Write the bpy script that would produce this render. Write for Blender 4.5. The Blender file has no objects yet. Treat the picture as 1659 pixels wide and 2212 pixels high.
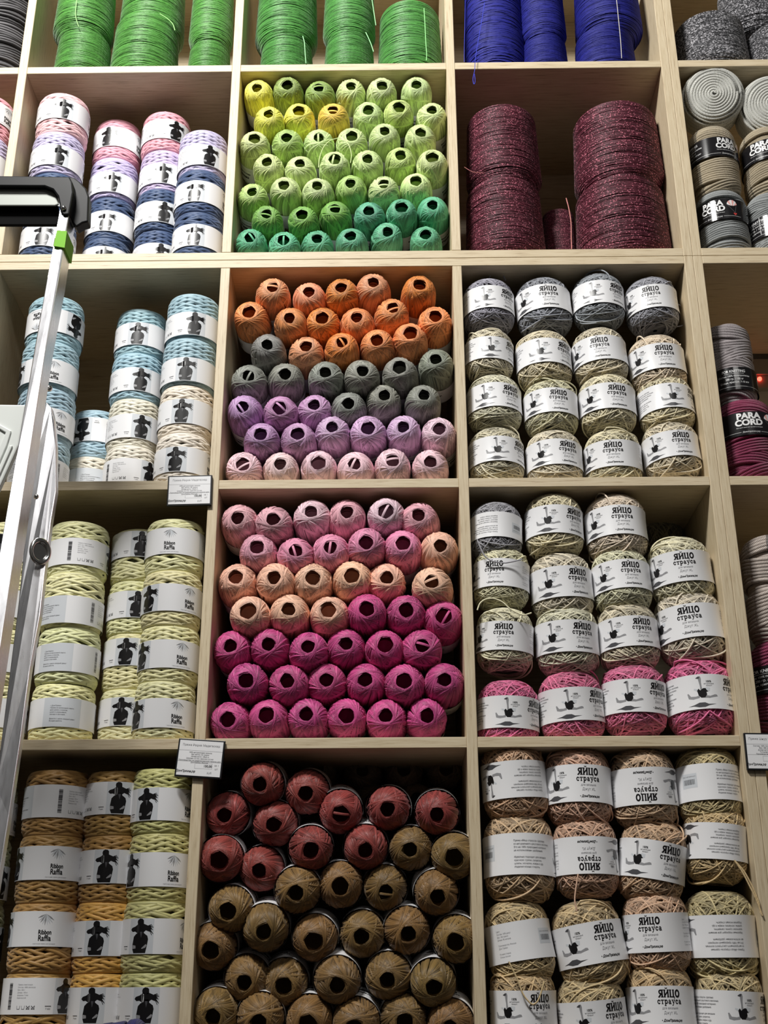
import bpy, bmesh, math, random
import numpy as np
from mathutils import Matrix, Vector

# ---------------------------------------------------------------- camera, light, exposure
sc = bpy.context.scene
COL = sc.collection
FPX, CX, CY = 2614.975, 829.5, 1106.0
YAW, PITCH, ROLL = 0.0086853, 1.9628352, -0.0044653
CAM = np.array([0.0810103, -1.6376889, -0.7231646])
RM = np.array(Matrix.Rotation(YAW, 3, 'Z') @ Matrix.Rotation(PITCH, 3, 'X') @ Matrix.Rotation(ROLL, 3, 'Z'))
cam_d = bpy.data.cameras.new('camera'); cam = bpy.data.objects.new('camera', cam_d); COL.objects.link(cam)
cam_d.sensor_fit = 'HORIZONTAL'; cam_d.sensor_width = 36.0; cam_d.lens = FPX / 1659 * 36
cam_d.clip_start = 0.05
cam.matrix_world = Matrix.Translation(Vector(CAM)) @ Matrix([list(r) for r in RM]).to_4x4()
sc.camera = cam
sc.view_settings.view_transform = 'Standard'; sc.view_settings.look = 'None'
sc.view_settings.gamma = 1.0; sc.view_settings.use_curve_mapping = False
sc.view_settings.exposure = 0.12
sc.cycles.max_bounces = 6; sc.cycles.diffuse_bounces = 4
world = bpy.data.worlds.new('World'); sc.world = world; world.use_nodes = True
world.node_tree.nodes['Background'].inputs[0].default_value = (1.0, 0.95, 0.88, 1)
world.node_tree.nodes['Background'].inputs[1].default_value = 0.04
def area(name, loc, target, sx, sy, power, col):
    d = bpy.data.lights.new(name, 'AREA'); d.shape = 'RECTANGLE'; d.size = sx; d.size_y = sy
    d.energy = power; d.color = col
    o = bpy.data.objects.new(name, d); COL.objects.link(o); o.location = loc
    o.rotation_euler = (Vector(target) - Vector(loc)).to_track_quat('-Z', 'Y').to_euler()
    return o
area('ceiling_lamp', (-0.62, -1.30, 1.62), (0.0, 0, 0.1), 0.50, 0.22, 56.0, (1.0, 0.985, 0.95))
area('fill_lamp_rear', (0.9, -2.9, 1.9), (0.1, 0, -0.2), 1.2, 0.3, 11.0, (1.0, 0.97, 0.93))  # unseen fill light, added to lift the dark side

# ---------------------------------------------------------------- projection helpers
def at(px, py, Y):
    v = RM @ np.array([(px - CX) / FPX, -(py - CY) / FPX, -1.0])
    return CAM + v * ((Y - CAM[1]) / v[1])
def proj(P):
    q = RM.T @ (np.array(P, float) - CAM)
    return CX + FPX * q[0] / -q[2], CY - FPX * q[1] / -q[2]
def x_for(px, Y, Z):
    x = 0.0
    for _ in range(6):
        a = proj((x, Y, Z))[0]; b = proj((x + .01, Y, Z))[0]
        x += (px - a) * .01 / (b - a)
    return x
def z_for(py, x, Y):
    z = 0.2
    for _ in range(8):
        a = proj((x, Y, z))[1]; b = proj((x, Y, z + .01))[1]
        z += (py - a) * .01 / (b - a)
    return z
def lin(r, g, b):
    f = lambda c: (c / 255) / 12.92 if c / 255 <= .04045 else ((c / 255 + .055) / 1.055) ** 2.4
    return (f(r), f(g), f(b), 1.0)

# ---------------------------------------------------------------- materials
def new_mat(name):
    m = bpy.data.materials.new(name); m.use_nodes = True
    nt = m.node_tree; b = nt.nodes['Principled BSDF']
    return m, nt, b
def N(nt, t, **kw):
    n = nt.nodes.new(t)
    for k, v in kw.items(): setattr(n, k, v)
    return n
def plain(name, col, rough=.5, metal=0.0, emit=None, es=0):
    m, nt, b = new_mat(name)
    b.inputs['Base Color'].default_value = col; b.inputs['Roughness'].default_value = rough
    b.inputs['Metallic'].default_value = metal
    if emit: b.inputs['Emission Color'].default_value = emit; b.inputs['Emission Strength'].default_value = es
    return m
def wood(name, scale):
    m, nt, b = new_mat(name); L = nt.links.new
    tc = N(nt, 'ShaderNodeTexCoord'); mp = N(nt, 'ShaderNodeMapping'); mp.inputs['Scale'].default_value = scale
    L(tc.outputs['Object'], mp.inputs[0])
    n1 = N(nt, 'ShaderNodeTexNoise'); n1.inputs['Scale'].default_value = 1.0; n1.inputs['Detail'].default_value = 5; n1.inputs['Roughness'].default_value = .65
    L(mp.outputs[0], n1.inputs[0])
    r = N(nt, 'ShaderNodeValToRGB'); e = r.color_ramp.elements
    e[0].position = .28; e[0].color = lin(160, 138, 110); e[1].position = .60; e[1].color = lin(214, 198, 168)
    x = e.new(.42); x.color = lin(202, 184, 152)
    L(n1.outputs[0], r.inputs[0]); L(r.outputs[0], b.inputs['Base Color'])
    b.inputs['Roughness'].default_value = .5
    bp = N(nt, 'ShaderNodeBump'); bp.inputs['Strength'].default_value = .12; bp.inputs['Distance'].default_value = .001
    L(n1.outputs[0], bp.inputs['Height']); L(bp.outputs[0], b.inputs['Normal'])
    return m
W_H = wood('oak_laminate_along', (22, 420, 420)); W_V = wood('oak_laminate_upright', (420, 420, 22)); W_B = wood('oak_laminate_back', (14, 100, 220))
def yarn(name, lo=.72, hi=1.1, rough=.5, streak=(60, 5), bump=.35, sheen=.2, extra=None, fine=0.0005):
    m, nt, b = new_mat(name); L = nt.links.new
    oi = N(nt, 'ShaderNodeObjectInfo'); at_ = N(nt, 'ShaderNodeAttribute', attribute_name='fib')
    sp = N(nt, 'ShaderNodeSeparateXYZ'); L(at_.outputs['Vector'], sp.inputs[0])
    cb = N(nt, 'ShaderNodeCombineXYZ')
    m1 = N(nt, 'ShaderNodeMath', operation='MULTIPLY'); m1.inputs[1].default_value = streak[0]; L(sp.outputs[0], m1.inputs[0])
    m2 = N(nt, 'ShaderNodeMath', operation='MULTIPLY'); m2.inputs[1].default_value = streak[1]; L(sp.outputs[1], m2.inputs[0])
    m3 = N(nt, 'ShaderNodeMath', operation='MULTIPLY'); m3.inputs[1].default_value = 37.0; L(sp.outputs[2], m3.inputs[0])
    L(m1.outputs[0], cb.inputs[0]); L(m2.outputs[0], cb.inputs[1]); L(m3.outputs[0], cb.inputs[2])
    nz = N(nt, 'ShaderNodeTexNoise'); nz.inputs['Scale'].default_value = 1.0; nz.inputs['Detail'].default_value = 3
    L(cb.outputs[0], nz.inputs[0])
    mr = N(nt, 'ShaderNodeMapRange'); mr.inputs[3].default_value = lo; mr.inputs[4].default_value = hi; L(sp.outputs[2], mr.inputs[0])
    mr2 = N(nt, 'ShaderNodeMapRange'); mr2.inputs[1].default_value = .3; mr2.inputs[2].default_value = .7; mr2.inputs[3].default_value = .82; mr2.inputs[4].default_value = 1.08; L(nz.outputs[0], mr2.inputs[0])
    mu = N(nt, 'ShaderNodeMath', operation='MULTIPLY'); L(mr.outputs[0], mu.inputs[0]); L(mr2.outputs[0], mu.inputs[1])
    vm = N(nt, 'ShaderNodeVectorMath', operation='SCALE'); L(oi.outputs['Color'], vm.inputs[0]); L(mu.outputs[0], vm.inputs['Scale'])
    col = vm.outputs[0]; h = nz.outputs[0]
    if extra == 'rope':
        wv = N(nt, 'ShaderNodeMath', operation='MULTIPLY'); wv.inputs[1].default_value = 2 * math.pi * 260; L(sp.outputs[0], wv.inputs[0])
        w2 = N(nt, 'ShaderNodeMath', operation='MULTIPLY'); w2.inputs[1].default_value = 2 * math.pi; L(sp.outputs[1], w2.inputs[0])
        ad = N(nt, 'ShaderNodeMath', operation='ADD'); L(wv.outputs[0], ad.inputs[0]); L(w2.outputs[0], ad.inputs[1])
        sn = N(nt, 'ShaderNodeMath', operation='SINE'); L(ad.outputs[0], sn.inputs[0])
        ab = N(nt, 'ShaderNodeMath', operation='ABSOLUTE'); L(sn.outputs[0], ab.inputs[0]); h = ab.outputs[0]
        k = N(nt, 'ShaderNodeMapRange'); k.inputs[3].default_value = .62; k.inputs[4].default_value = 1.05; L(h, k.inputs[0])
        v2 = N(nt, 'ShaderNodeVectorMath', operation='SCALE'); L(col, v2.inputs[0]); L(k.outputs[0], v2.inputs['Scale']); col = v2.outputs[0]
    if extra in ('lurex', 'melange'):
        tc = N(nt, 'ShaderNodeTexCoord')
        vo = N(nt, 'ShaderNodeTexVoronoi'); vo.inputs['Scale'].default_value = 820 if extra == 'lurex' else 470; L(tc.outputs['Object'], vo.inputs['Vector'])
        sr = N(nt, 'ShaderNodeSeparateColor'); L(vo.outputs['Color'], sr.inputs[0])
        k = N(nt, 'ShaderNodeMapRange'); L(sr.outputs[0], k.inputs[0])
        mx = N(nt, 'ShaderNodeMix', data_type='RGBA'); L(k.outputs[0], mx.inputs['Factor']); L(col, mx.inputs['A'])
        if extra == 'lurex':
            k.inputs[1].default_value = .90; k.inputs[2].default_value = .93
            mx.inputs['B'].default_value = lin(226, 134, 154)  # lurex flecks; their sparkle is painted in as pale pink
            col = mx.outputs['Result']
        else:
            k.inputs[1].default_value = .55; k.inputs[2].default_value = .98
            mx.inputs['B'].default_value = lin(205, 203, 208); col = mx.outputs['Result']
    L(col, b.inputs['Base Color'])
    b.inputs['Roughness'].default_value = rough
    b.inputs['Sheen Weight'].default_value = sheen
    bp = N(nt, 'ShaderNodeBump'); bp.inputs['Strength'].default_value = bump; bp.inputs['Distance'].default_value = fine
    L(h, bp.inputs['Height']); L(bp.outputs[0], b.inputs['Normal'])
    return m
M_RAF = yarn('raffia_paper', .50, 1.28, .45, (18, 9), .9, .1, None, .0009)
M_RIB = yarn('viscose_ribbon', .40, 1.12, .55, (60, 3), .3, .2)
M_JUT = yarn('jute_twine', .42, 1.3, .6, (420, 2), .8, .25)
M_THR = yarn('wound_thread', .50, 1.22, .5, (220, 2), .6, .3)
M_BLU = yarn('matt_wound_thread', .6, 1.15, .7, (220, 2), .5, .0)
M_LUR = yarn('metallic_wound_thread', .5, 1.2, .6, (220, 2), .6, .1, 'lurex')
M_MEL = yarn('boucle_melange', .5, 1.2, .8, (300, 3), .9, .3, 'melange')
M_ROP = yarn('twisted_cord', .85, 1.06, .55, (60, 2), 1.0, .2, 'rope', .0009)
M_CHA = yarn('charcoal_ribbon', .5, 1.25, .6, (50, 3), .4, .2)
P_WHT = plain('label_paper', lin(240, 240, 242), .32)
P_INK = plain('label_black_ink', lin(22, 21, 23), .30)
P_GRY = plain('label_grey_ink', lin(150, 150, 153), .35)
P_LGR = plain('label_pale_grey_print', lin(213, 217, 222), .32)
P_MGR = plain('label_dark_grey_ink', lin(78, 78, 82), .3)
P_RED = plain('label_red_print', lin(205, 70, 66), .3)
P_PNK = plain('label_pink_print', lin(232, 170, 165), .3)
P_BLK = plain('label_black_gloss', lin(28, 27, 29), .16)
P_LTX = plain('label_white_print', lin(232, 232, 232), .3)
PAPER = [P_WHT, P_INK, P_GRY, P_LGR, P_MGR, P_RED, P_PNK, P_BLK, P_LTX]
M_HOLD = plain('tag_holder_black', lin(22, 24, 28), .35)
M_WALL = plain('wall_paint_grey', lin(196, 186, 176), .8)
M_PLBK = plain('ladder_black_plastic', lin(15, 16, 18), .42); M_CAP_SHADE = plain('ladder_painted_shade', lin(5, 5, 6), .95)  # second black is the shade under the cap, put into the colour
for _m in (M_PLBK, M_CAP_SHADE): _m.node_tree.nodes['Principled BSDF'].inputs['Specular IOR Level'].default_value = .2
M_STEP = plain('ladder_grey_tread', lin(150, 154, 148), .5, .2)
M_GREEN = plain('sticker_green', lin(112, 176, 30), .75)
M_PLWH = plain('white_plastic', lin(226, 230, 226), .35)
M_STEEL = plain('bright_steel', (.75, .75, .75, 1), .18, 1.0)
M_LED = plain('red_indicator', lin(255, 40, 30), .3, 0, (1, .05, .03, 1), 7)
M_STRIP = plain('grey_strip_plastic', lin(150, 140, 132), .5)
def brushed():
    m, nt, b = new_mat('brushed_aluminium'); L = nt.links.new
    tc = N(nt, 'ShaderNodeTexCoord'); mp = N(nt, 'ShaderNodeMapping'); mp.inputs['Scale'].default_value = (260, 260, 1.5)
    nz = N(nt, 'ShaderNodeTexNoise'); nz.inputs['Scale'].default_value = 1; L(tc.outputs['Object'], mp.inputs[0]); L(mp.outputs[0], nz.inputs[0])
    mr = N(nt, 'ShaderNodeMapRange'); mr.inputs[3].default_value = .24; mr.inputs[4].default_value = .33; L(nz.outputs[0], mr.inputs[0]); L(mr.outputs[0], b.inputs['Roughness'])
    b.inputs['Metallic'].default_value = 1; b.inputs['Base Color'].default_value = (.78, .78, .81, 1)
    return m
M_ALU = brushed()

# ---------------------------------------------------------------- object helpers
def put(name, me, parent=None, mats=None):
    o = bpy.data.objects.new(name, me); COL.objects.link(o)
    if parent: o.parent = parent
    return o
def thing(name, label, cat, loc=(0, 0, 0), rot=(0, 0, 0), group=None):
    o = bpy.data.objects.new(name, None); COL.objects.link(o); o.empty_display_size = .02
    o.location = loc; o.rotation_euler = rot; o['label'] = label; o['category'] = cat
    if group: o['group'] = group
    return o
class G:
    def __init__(s): s.v = []; s.f = []; s.m = []; s.a = []; s.n = 0
    def add(s, V, F, mi=0, A=None):
        V = np.asarray(V, float); s.v.append(V); s.f.append([tuple(int(i) + s.n for i in f) for f in F]); s.m.append([mi] * len(F))
        s.a.append(np.zeros((len(V), 3)) + .5 if A is None else np.asarray(A, float)); s.n += len(V)
    def mesh(s, name, mats, smooth=True, attr=True):
        me = bpy.data.meshes.new(name)
        V = np.concatenate(s.v); F = [f for b in s.f for f in b]
        me.from_pydata(V.tolist(), [], F)
        for m in (mats if isinstance(mats, list) else [mats]): me.materials.append(m)
        me.polygons.foreach_set('material_index', [i for b in s.m for i in b])
        me.polygons.foreach_set('use_smooth', [smooth] * len(F))
        if attr:
            a = me.attributes.new('fib', 'FLOAT_VECTOR', 'POINT'); a.data.foreach_set('vector', np.concatenate(s.a).ravel())
        me.update(); return me
def sweep(g, path, nrm, prof, closed=True, pclosed=False, shade=.5, mi=0, widths=None):
    P = np.asarray(path); Nn = np.asarray(nrm); n = len(P); k = len(prof)
    if closed: T = np.roll(P, -1, 0) - np.roll(P, 1, 0)
    else: T = np.gradient(P, axis=0)
    T /= np.linalg.norm(T, axis=1)[:, None] + 1e-12
    S = np.cross(T, Nn); S /= np.linalg.norm(S, axis=1)[:, None] + 1e-12
    U = np.cross(S, T)
    pr = np.array(prof); w = np.ones(n) if widths is None else widths
    V = P[:, None] + S[:, None] * (pr[None, :, 0, None] * w[:, None, None]) + U[:, None] * pr[None, :, 1, None]
    d = np.linalg.norm(np.diff(P, axis=0, append=P[:1]), axis=1); al = np.concatenate([[0], np.cumsum(d)[:-1]])
    A = np.zeros((n, k, 3)); A[:, :, 0] = al[:, None]; A[:, :, 1] = np.arange(k)[None] / (k if pclosed else k - 1); A[:, :, 2] = shade
    F = []
    for i in range(n if closed else n - 1):
        j = (i + 1) % n
        for q in range(k if pclosed else k - 1):
            r = (q + 1) % k
            F.append((i * k + q, j * k + q, j * k + r, i * k + r))
    g.add(V.reshape(-1, 3), F, mi, A.reshape(-1, 3))
def lathe(g, prof, seg=40, mi=0, shade=.3):
    pr = np.array(prof); th = np.linspace(0, 2 * np.pi, seg, endpoint=False); k = len(pr)
    V = np.stack([pr[None, :, 0] * np.cos(th)[:, None], pr[None, :, 0] * np.sin(th)[:, None], np.repeat(pr[None, :, 1], seg, 0)], 2)
    F = [(i * k + q, ((i + 1) % seg) * k + q, ((i + 1) % seg) * k + q + 1, i * k + q + 1) for i in range(seg) for q in range(k - 1)]
    A = np.zeros((seg * k, 3)); A[:, 2] = shade; A[:, 0] = np.tile(np.linspace(0, .1, k), seg)
    g.add(V.reshape(-1, 3), F, mi, A)
def ring_prof(r, n, sy=1.0): return [(r * math.cos(2 * math.pi * i / n), r * sy * math.sin(2 * math.pi * i / n)) for i in range(n)]
def box(g, a, b, mi=0):
    x0, y0, z0 = a; x1, y1, z1 = b
    V = [(x0, y0, z0), (x1, y0, z0), (x1, y1, z0), (x0, y1, z0), (x0, y0, z1), (x1, y0, z1), (x1, y1, z1), (x0, y1, z1)]
    g.add(V, [(0, 3, 2, 1), (4, 5, 6, 7), (0, 1, 5, 4), (1, 2, 6, 5), (2, 3, 7, 6), (3, 0, 4, 7)], mi)
def bev(o, w=.0008, seg=2):
    m = o.modifiers.new('bevel', 'BEVEL'); m.width = w; m.segments = seg; m.limit_method = 'ANGLE'
    return o

# ---------------------------------------------------------------- the bookcases
T = .0148; PX = .37
VX = {0: -.555, 1: -.185, 2: .185}                         # single uprights, centre x
V3 = (.5476, .5774)                                         # doubled upright where two units meet
ZT = {'S0': (.7792, .7940), 'S1': (.3774, .4092), 'S2': (-.0074, .0074), 'S3': (-.3922, -.3774), 'S4': (-.777, -.762)}
DEP = .29
def board(name, a, b, mat, par):
    g = G(); box(g, a, b); o = put(name, g.mesh(name, mat, False, False), par); bev(o, .0007, 1); return o
def bookcase(label, xl, xr, ups, zb, zt, shelves, skip_back=()):
    r = thing('bookcase', label, 'bookcase', (0, 0, 0), group='oak cube bookcases of the yarn wall')
    g0 = zb; e = .00015
    board('side_panel', (xl + e, 0, zb), (xl + T, DEP, zt), W_V, r); board('side_panel', (xr - T, 0, zb), (xr - e, DEP, zt), W_V, r)
    board('bottom_board', (xl + T, 0, zb + e), (xr - T, DEP, zb + T), W_H, r); board('top_board', (xl + T, 0, zt - T), (xr - T, DEP, zt - e), W_H, r)
    zs = [zb + T] + [q for s in shelves for q in s] + [zt - T]
    xs = [xl + T] + [q for u in ups for q in (u - T / 2, u + T / 2)] + [xr - T]
    for s in shelves:
        for i in range(0, len(xs), 2): board('shelf_board', (xs[i], .0006, s[0]), (xs[i + 1], DEP, s[1]), W_H, r)
    for u in ups: board('divider_panel', (u - T / 2, 0, zb + T), (u + T / 2, DEP, zt - T), W_V, r)
    k = 0
    for i in range(0, len(xs), 2):
        for j in range(0, len(zs), 2):
            if (i // 2, j // 2) in skip_back: continue
            board('back_panel', (xs[i] - .004, DEP, zs[j] - .004), (xs[i + 1] + .004, DEP + .004, zs[j + 1] + .004), W_B, r)
    return r
XL, XR = -.9324, .9950
zmid = (ZT['S1'][0] + ZT['S1'][1]) / 2; xmid = (V3[0] + V3[1]) / 2
ZTOP = ZT['S0'][1] + .37 + T
bookcase('upper left oak bookcase holding green, blue, lime and maroon yarn', XL, xmid, [-.555, -.185, .185], zmid, ZTOP, [ZT['S0']])
bookcase('lower left oak bookcase, tall grid of full cubbies behind the ladder', XL, xmid, [-.555, -.185, .185], ZT['S4'][0], zmid, [ZT['S3'], ZT['S2']])
bookcase('upper right oak bookcase with white and beige cord cakes', xmid, XR, [], zmid, ZTOP, [ZT['S0']])
bookcase('lower right oak bookcase with raspberry cords and a red indicator lamp', xmid, XR, [], ZT['S4'][0], zmid, [ZT['S3'], ZT['S2']], skip_back=((0, 2),))
g = G(); box(g, (-2.2, .312, -1.6), (2.2, .36, 2.2)); wall = put('wall_back', g.mesh('wall_back', M_WALL, False, False)); wall['kind'] = 'structure'
g = G(); box(g, (-3, -4.2, -1.66), (3, .36, -1.6)); fl = put('floor', g.mesh('floor', plain('floor_tile_grey', lin(52, 46, 42), .4), False, False)); fl['kind'] = 'structure'

# ---------------------------------------------------------------- flat print that is wrapped round balls and rolls
def text_tris(body, size, bold=0.0, sx=1.0, shear=0.0, align='CENTER', spacing=1.0):
    c = bpy.data.curves.new('t', 'FONT'); c.body = body.replace('ф', 'φ'); c.size = size; c.offset = bold; c.align_x = align; c.align_y = 'CENTER'
    c.resolution_u = 4; c.shear = shear; c.space_line = spacing; c.fill_mode = 'BOTH' if False else 'FRONT'
    o = bpy.data.objects.new('t', c); me = bpy.data.meshes.new_from_object(o)
    n = len(me.vertices); V = np.zeros(n * 3); me.vertices.foreach_get('co', V); V = V.reshape(-1, 3)[:, :2].copy(); V[:, 0] *= sx
    F = [tuple(p.vertices) for p in me.polygons]
    bpy.data.objects.remove(o); bpy.data.curves.remove(c); bpy.data.meshes.remove(me)
    return V, F
class Print:
    """flat artwork: list of (verts2d, faces, material index, lift)"""
    def __init__(s): s.items = []
    def poly(s, pts, mi, lift=1): s.items.append((np.array(pts, float), [tuple(range(len(pts)))], mi, lift))
    def rect(s, x0, y0, x1, y1, mi, lift=1): s.poly([(x0, y0), (x1, y0), (x1, y1), (x0, y1)], mi, lift)
    def text(s, x, y, body, size, mi, lift=2, **kw):
        V, F = text_tris(body, size, **kw)
        if len(V): s.items.append((V + np.array([x, y]), F, mi, lift))
    def stroke(s, pts, w, mi, lift=2):
        pts = [np.array(p, float) for p in pts]
        for a, b in zip(pts[:-1], pts[1:]):
            d = b - a; L = np.linalg.norm(d)
            if L < 1e-9: continue
            d /= L; n = np.array([-d[1], d[0]]) * w / 2; e = d * w * .25
            s.poly([a - e - n, b + e - n, b + e + n, a - e + n], mi, lift)
    def barcode(s, x, y, w, h, mi=1, vert=False, seed=1):
        rr = random.Random(seed); p = 0
        L = h if vert else w
        while p < L:
            b = rr.choice([.0003, .0005, .0008]); gp = rr.choice([.0003, .0005, .0007])
            if vert: s.rect(x - w / 2, y - h / 2 + p, x + w / 2, y - h / 2 + min(p + b, L), mi, 2)
            else: s.rect(x - w / 2 + p, y - h / 2, x - w / 2 + min(p + b, L), y + h / 2, mi, 2)
            p += b + gp
    def wrap(s, R, half_h, base_mi, g, rfun=None, seg=72, lift=.00012):
        rf = rfun or (lambda z: R)
        zz = np.linspace(-half_h, half_h, 7); th = np.linspace(0, 2 * np.pi, seg, endpoint=False)
        V = []; k = len(zz)
        for t in th:
            for z in zz: V.append((rf(z) * math.sin(t), -rf(z) * math.cos(t), z))
        F = [(i * k + q, ((i + 1) % seg) * k + q, ((i + 1) % seg) * k + q + 1, i * k + q + 1) for i in range(seg) for q in range(k - 1)]
        g.add(V, F, base_mi)
        for pts, faces, mi, lf in s.items:
            bm = bmesh.new(); vs = [bm.verts.new((p[0], p[1], 0)) for p in pts]
            for f in faces:
                try: bm.faces.new([vs[i] for i in f])
                except ValueError: pass
            xmin, xmax = pts[:, 0].min(), pts[:, 0].max()
            bmesh.ops.triangulate(bm, faces=[f for f in bm.faces if len(f.verts) > 4])
            if xmax - xmin > .003:
                x = math.ceil(xmin / .0025) * .0025
                while x < xmax:
                    if x > xmin + 1e-5:
                        bmesh.ops.bisect_plane(bm, geom=bm.verts[:] + bm.edges[:] + bm.faces[:], plane_co=(x, 0, 0), plane_no=(1, 0, 0))
                    x += .0025
            bm.verts.index_update(); bm.verts.ensure_lookup_table(); bm.normal_update()
            P = np.array([v.co[:] for v in bm.verts]); FF = []
            for f in bm.faces:
                ii = [v.index for v in f.verts]
                if f.normal.z < 0: ii.reverse()
                FF.append(ii)
            t = P[:, 0] / R; r = np.array([rf(z) for z in P[:, 1]]) + lift * lf
            g.add(np.stack([r * np.sin(t), -r * np.cos(t), P[:, 1]], 1), FF, mi)
            bm.free()
def blocks(p, x, y, w, n, size, mi, seed, body=None, lh=None):
    """short lines of small print, left aligned"""
    lines = body or []
    lh = lh or size * 1.25
    for i, t in enumerate(lines): p.text(x, y - i * lh, t, size, mi, align='LEFT')

# slab-serif title letters drawn as strokes (unit height)
def arc(cx, cy, rx, ry, a0, a1, n=12):
    return [(cx + rx * math.cos(math.radians(a0 + (a1 - a0) * i / n)), cy + ry * math.sin(math.radians(a0 + (a1 - a0) * i / n))) for i in range(n + 1)]
SLAB = {
 'Я': (.80, [([(.62, .06), (.62, .94)], .22), ([(.45, .95), (.80, .95)], .10), ([(.45, .05), (.80, .05)], .10), (arc(.40, .70, .24, .21, 90, 270), .17), ([(.40, .92), (.6, .92)], .12), ([(.40, .48), (.6, .48)], .12), ([(.46, .46), (.16, .08)], .19), ([(.0, .05), (.26, .05)], .10)]),
 'Й': (.86, [([(.16, .06), (.16, .94)], .20), ([(.70, .06), (.70, .94)], .20), ([(.18, .20), (.68, .80)], .15), ([(.02, .95), (.30, .95)], .10), ([(.02, .05), (.30, .05)], .10), ([(.56, .95), (.84, .95)], .10), ([(.56, .05), (.84, .05)], .10), (arc(.43, 1.28, .16, .13, 200, 340, 8), .09)]),
 'Ц': (.86, [([(.16, .06), (.16, .94)], .20), ([(.64, .06), (.64, .94)], .20), ([(.06, .06), (.84, .06)], .12), ([(.80, .06), (.80, -.16)], .11), ([(.02, .95), (.30, .95)], .10), ([(.50, .95), (.78, .95)], .10)]),
 'О': (.82, [(arc(.41, .5, .30, .42, 0, 360, 20), .20)]),
 'с': (.62, [(arc(.33, .35, .22, .28, 40, 320, 14), .15), ([(.50, .44), (.50, .58)], .14)]),
 'т': (.66, [([(.33, .05), (.33, .62)], .16), ([(.04, .63), (.62, .63)], .11), ([(.05, .48), (.05, .64)], .07), ([(.61, .48), (.61, .64)], .07), ([(.18, .04), (.48, .04)], .09)]),
 'р': (.70, [([(.17, -.24), (.17, .64)], .16), ([(.02, -.25), (.34, -.25)], .09), ([(.02, .64), (.2, .64)], .09), (arc(.38, .35, .20, .27, 140, -140, 14), .15)]),
 'а': (.66, [([(.44, .08), (.44, .45)], .16), (arc(.28, .46, .17, .16, 0, 160, 9), .12), (arc(.26, .2, .15, .15, 90, 360, 12), .13), ([(.28, .35), (.44, .35)], .10), ([(.42, .05), (.60, .05)], .09)]),
 'у': (.68, [([(.13, .62), (.34, .10)], .16), ([(.56, .62), (.30, -.08), (.20, -.22), (.08, -.20)], .10), ([(.0, .64), (.28, .64)], .09), ([(.42, .64), (.68, .64)], .09)]),
}
def slab_text(p, x, y, s, h, mi):
    W = sum(SLAB[c][0] for c in s) * h + .06 * h * (len(s) - 1); cx = x - W / 2
    for c in s:
        for pts, w in SLAB[c][1]: p.stroke([(cx + a * h, y + b * h) for a, b in pts], w * h * 1.12, mi)
        cx += (SLAB[c][0] + .06) * h

# ---- jute ball label (title at angle 0, +x to the viewer's right)
RJ = .0452; D2 = math.pi / 180 * RJ
def ostrich(p, cx, cy, s):
    q = lambda L: [(cx + a * s, cy + b * s) for a, b in L]
    p.poly(q([(-.045, -.02), (.035, -.02), (.005, .12), (.0, .25), (.01, .37), (-.01, .43), (-.07, .43), (-.09, .39), (-.05, .36), (-.045, .33), (-.05, .15)]), 2)
    p.poly(q([(-.16, .375), (-.085, .42), (-.03, .42), (-.05, .37), (-.09, .365)]), 4, 3)
    p.poly(q([(-.15, .00), (-.10, .06), (-.05, .0), (.0, .04), (.06, .07), (.12, .06), (.15, .0), (.19, -.03), (.13, -.04), (.14, -.12), (.07, -.21), (-.05, -.21), (-.12, -.14)]), 1, 3)
    p.poly(q([(-.02, -.02), (-.10, .04), (-.24, .07), (-.25, .03), (-.14, -.02)]), 3, 1)
    p.poly(q([(.05, .04), (.14, .10), (.26, .08), (.24, -.02), (.17, -.02)]), 3, 1)
    p.poly(q([(-.08, -.14), (-.2, -.17), (-.36, -.16), (-.43, -.06), (-.47, -.07), (-.44, -.22), (-.3, -.25), (-.1, -.22)]), 2)
    p.poly(q([(.08, -.14), (.24, -.17), (.40, -.12), (.46, -.13), (.48, -.18), (.3, -.21), (.22, -.23), (.05, -.22)]), 2)
    p.poly(q([(-.48, -.46), (-.28, -.42), (-.12, -.36), (.05, -.36), (.16, -.41), (.40, -.41), (.18, -.45), (.04, -.50), (-.14, -.50), (-.3, -.46)]), 4)
JP = Print()
slab_text(JP, 0, .0092, 'ЯЙЦО', .0082, 1)
slab_text(JP, 0, .0022, 'страуса', .0066, 1)
JP.text(0, -.0022, 'для вязания', .0036, 2); JP.text(0, -.0072, 'Джут XL', .0044, 2)
JP.text(.001, -.0152, '• ДомПряжи.рф', .0036, 1, bold=.0001, shear=.25)
ostrich(JP, -58 * D2, .0012, .041)
JP.text(-58 * D2 + .0095, .0122, '100%', .0034, 1, bold=.00006); JP.text(-58 * D2 + .0098, .0095, 'натуральный', .0021, 4); JP.text(-58 * D2 + .0098, .0072, 'продукт', .0021, 4)
blocks(JP, 62 * D2, .0135, 0, 0, .0024, 2, 0, ['Цвет:', 'Состав: 100% джут', 'Вес: 100 грамм', 'Длина: 90 метров', '', 'Производство: Россия', 'Дом Пряжи', '', 'Ручная стирка', 'Спицы 5-6 мм'], .0031)
blocks(JP, -158 * D2, .0135, 0, 0, .0027, 4, 0, ['Пряжа «Яйцо страуса» сделана', 'из натурального джутового волокна.', 'Это на 100% природный материал:', 'не использованы удобрения.', '', 'Идеально подходит для вязания', 'крючком: сумки, салфетки,', 'шляпы, мочалки, ковры и др.', 'Изделия можно стирать.'], .0034)
JP.rect(138 * D2, -.006, 168 * D2, .011, 3, .5); JP.barcode(153 * D2, .001, .018, .0062, 4, False, 4); JP.text(153 * D2, .0075, 'Джут натуральный', .0022, 2)
def jr(z): return RJ + .0002 + .0006 * (z / .021) ** 2
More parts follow.
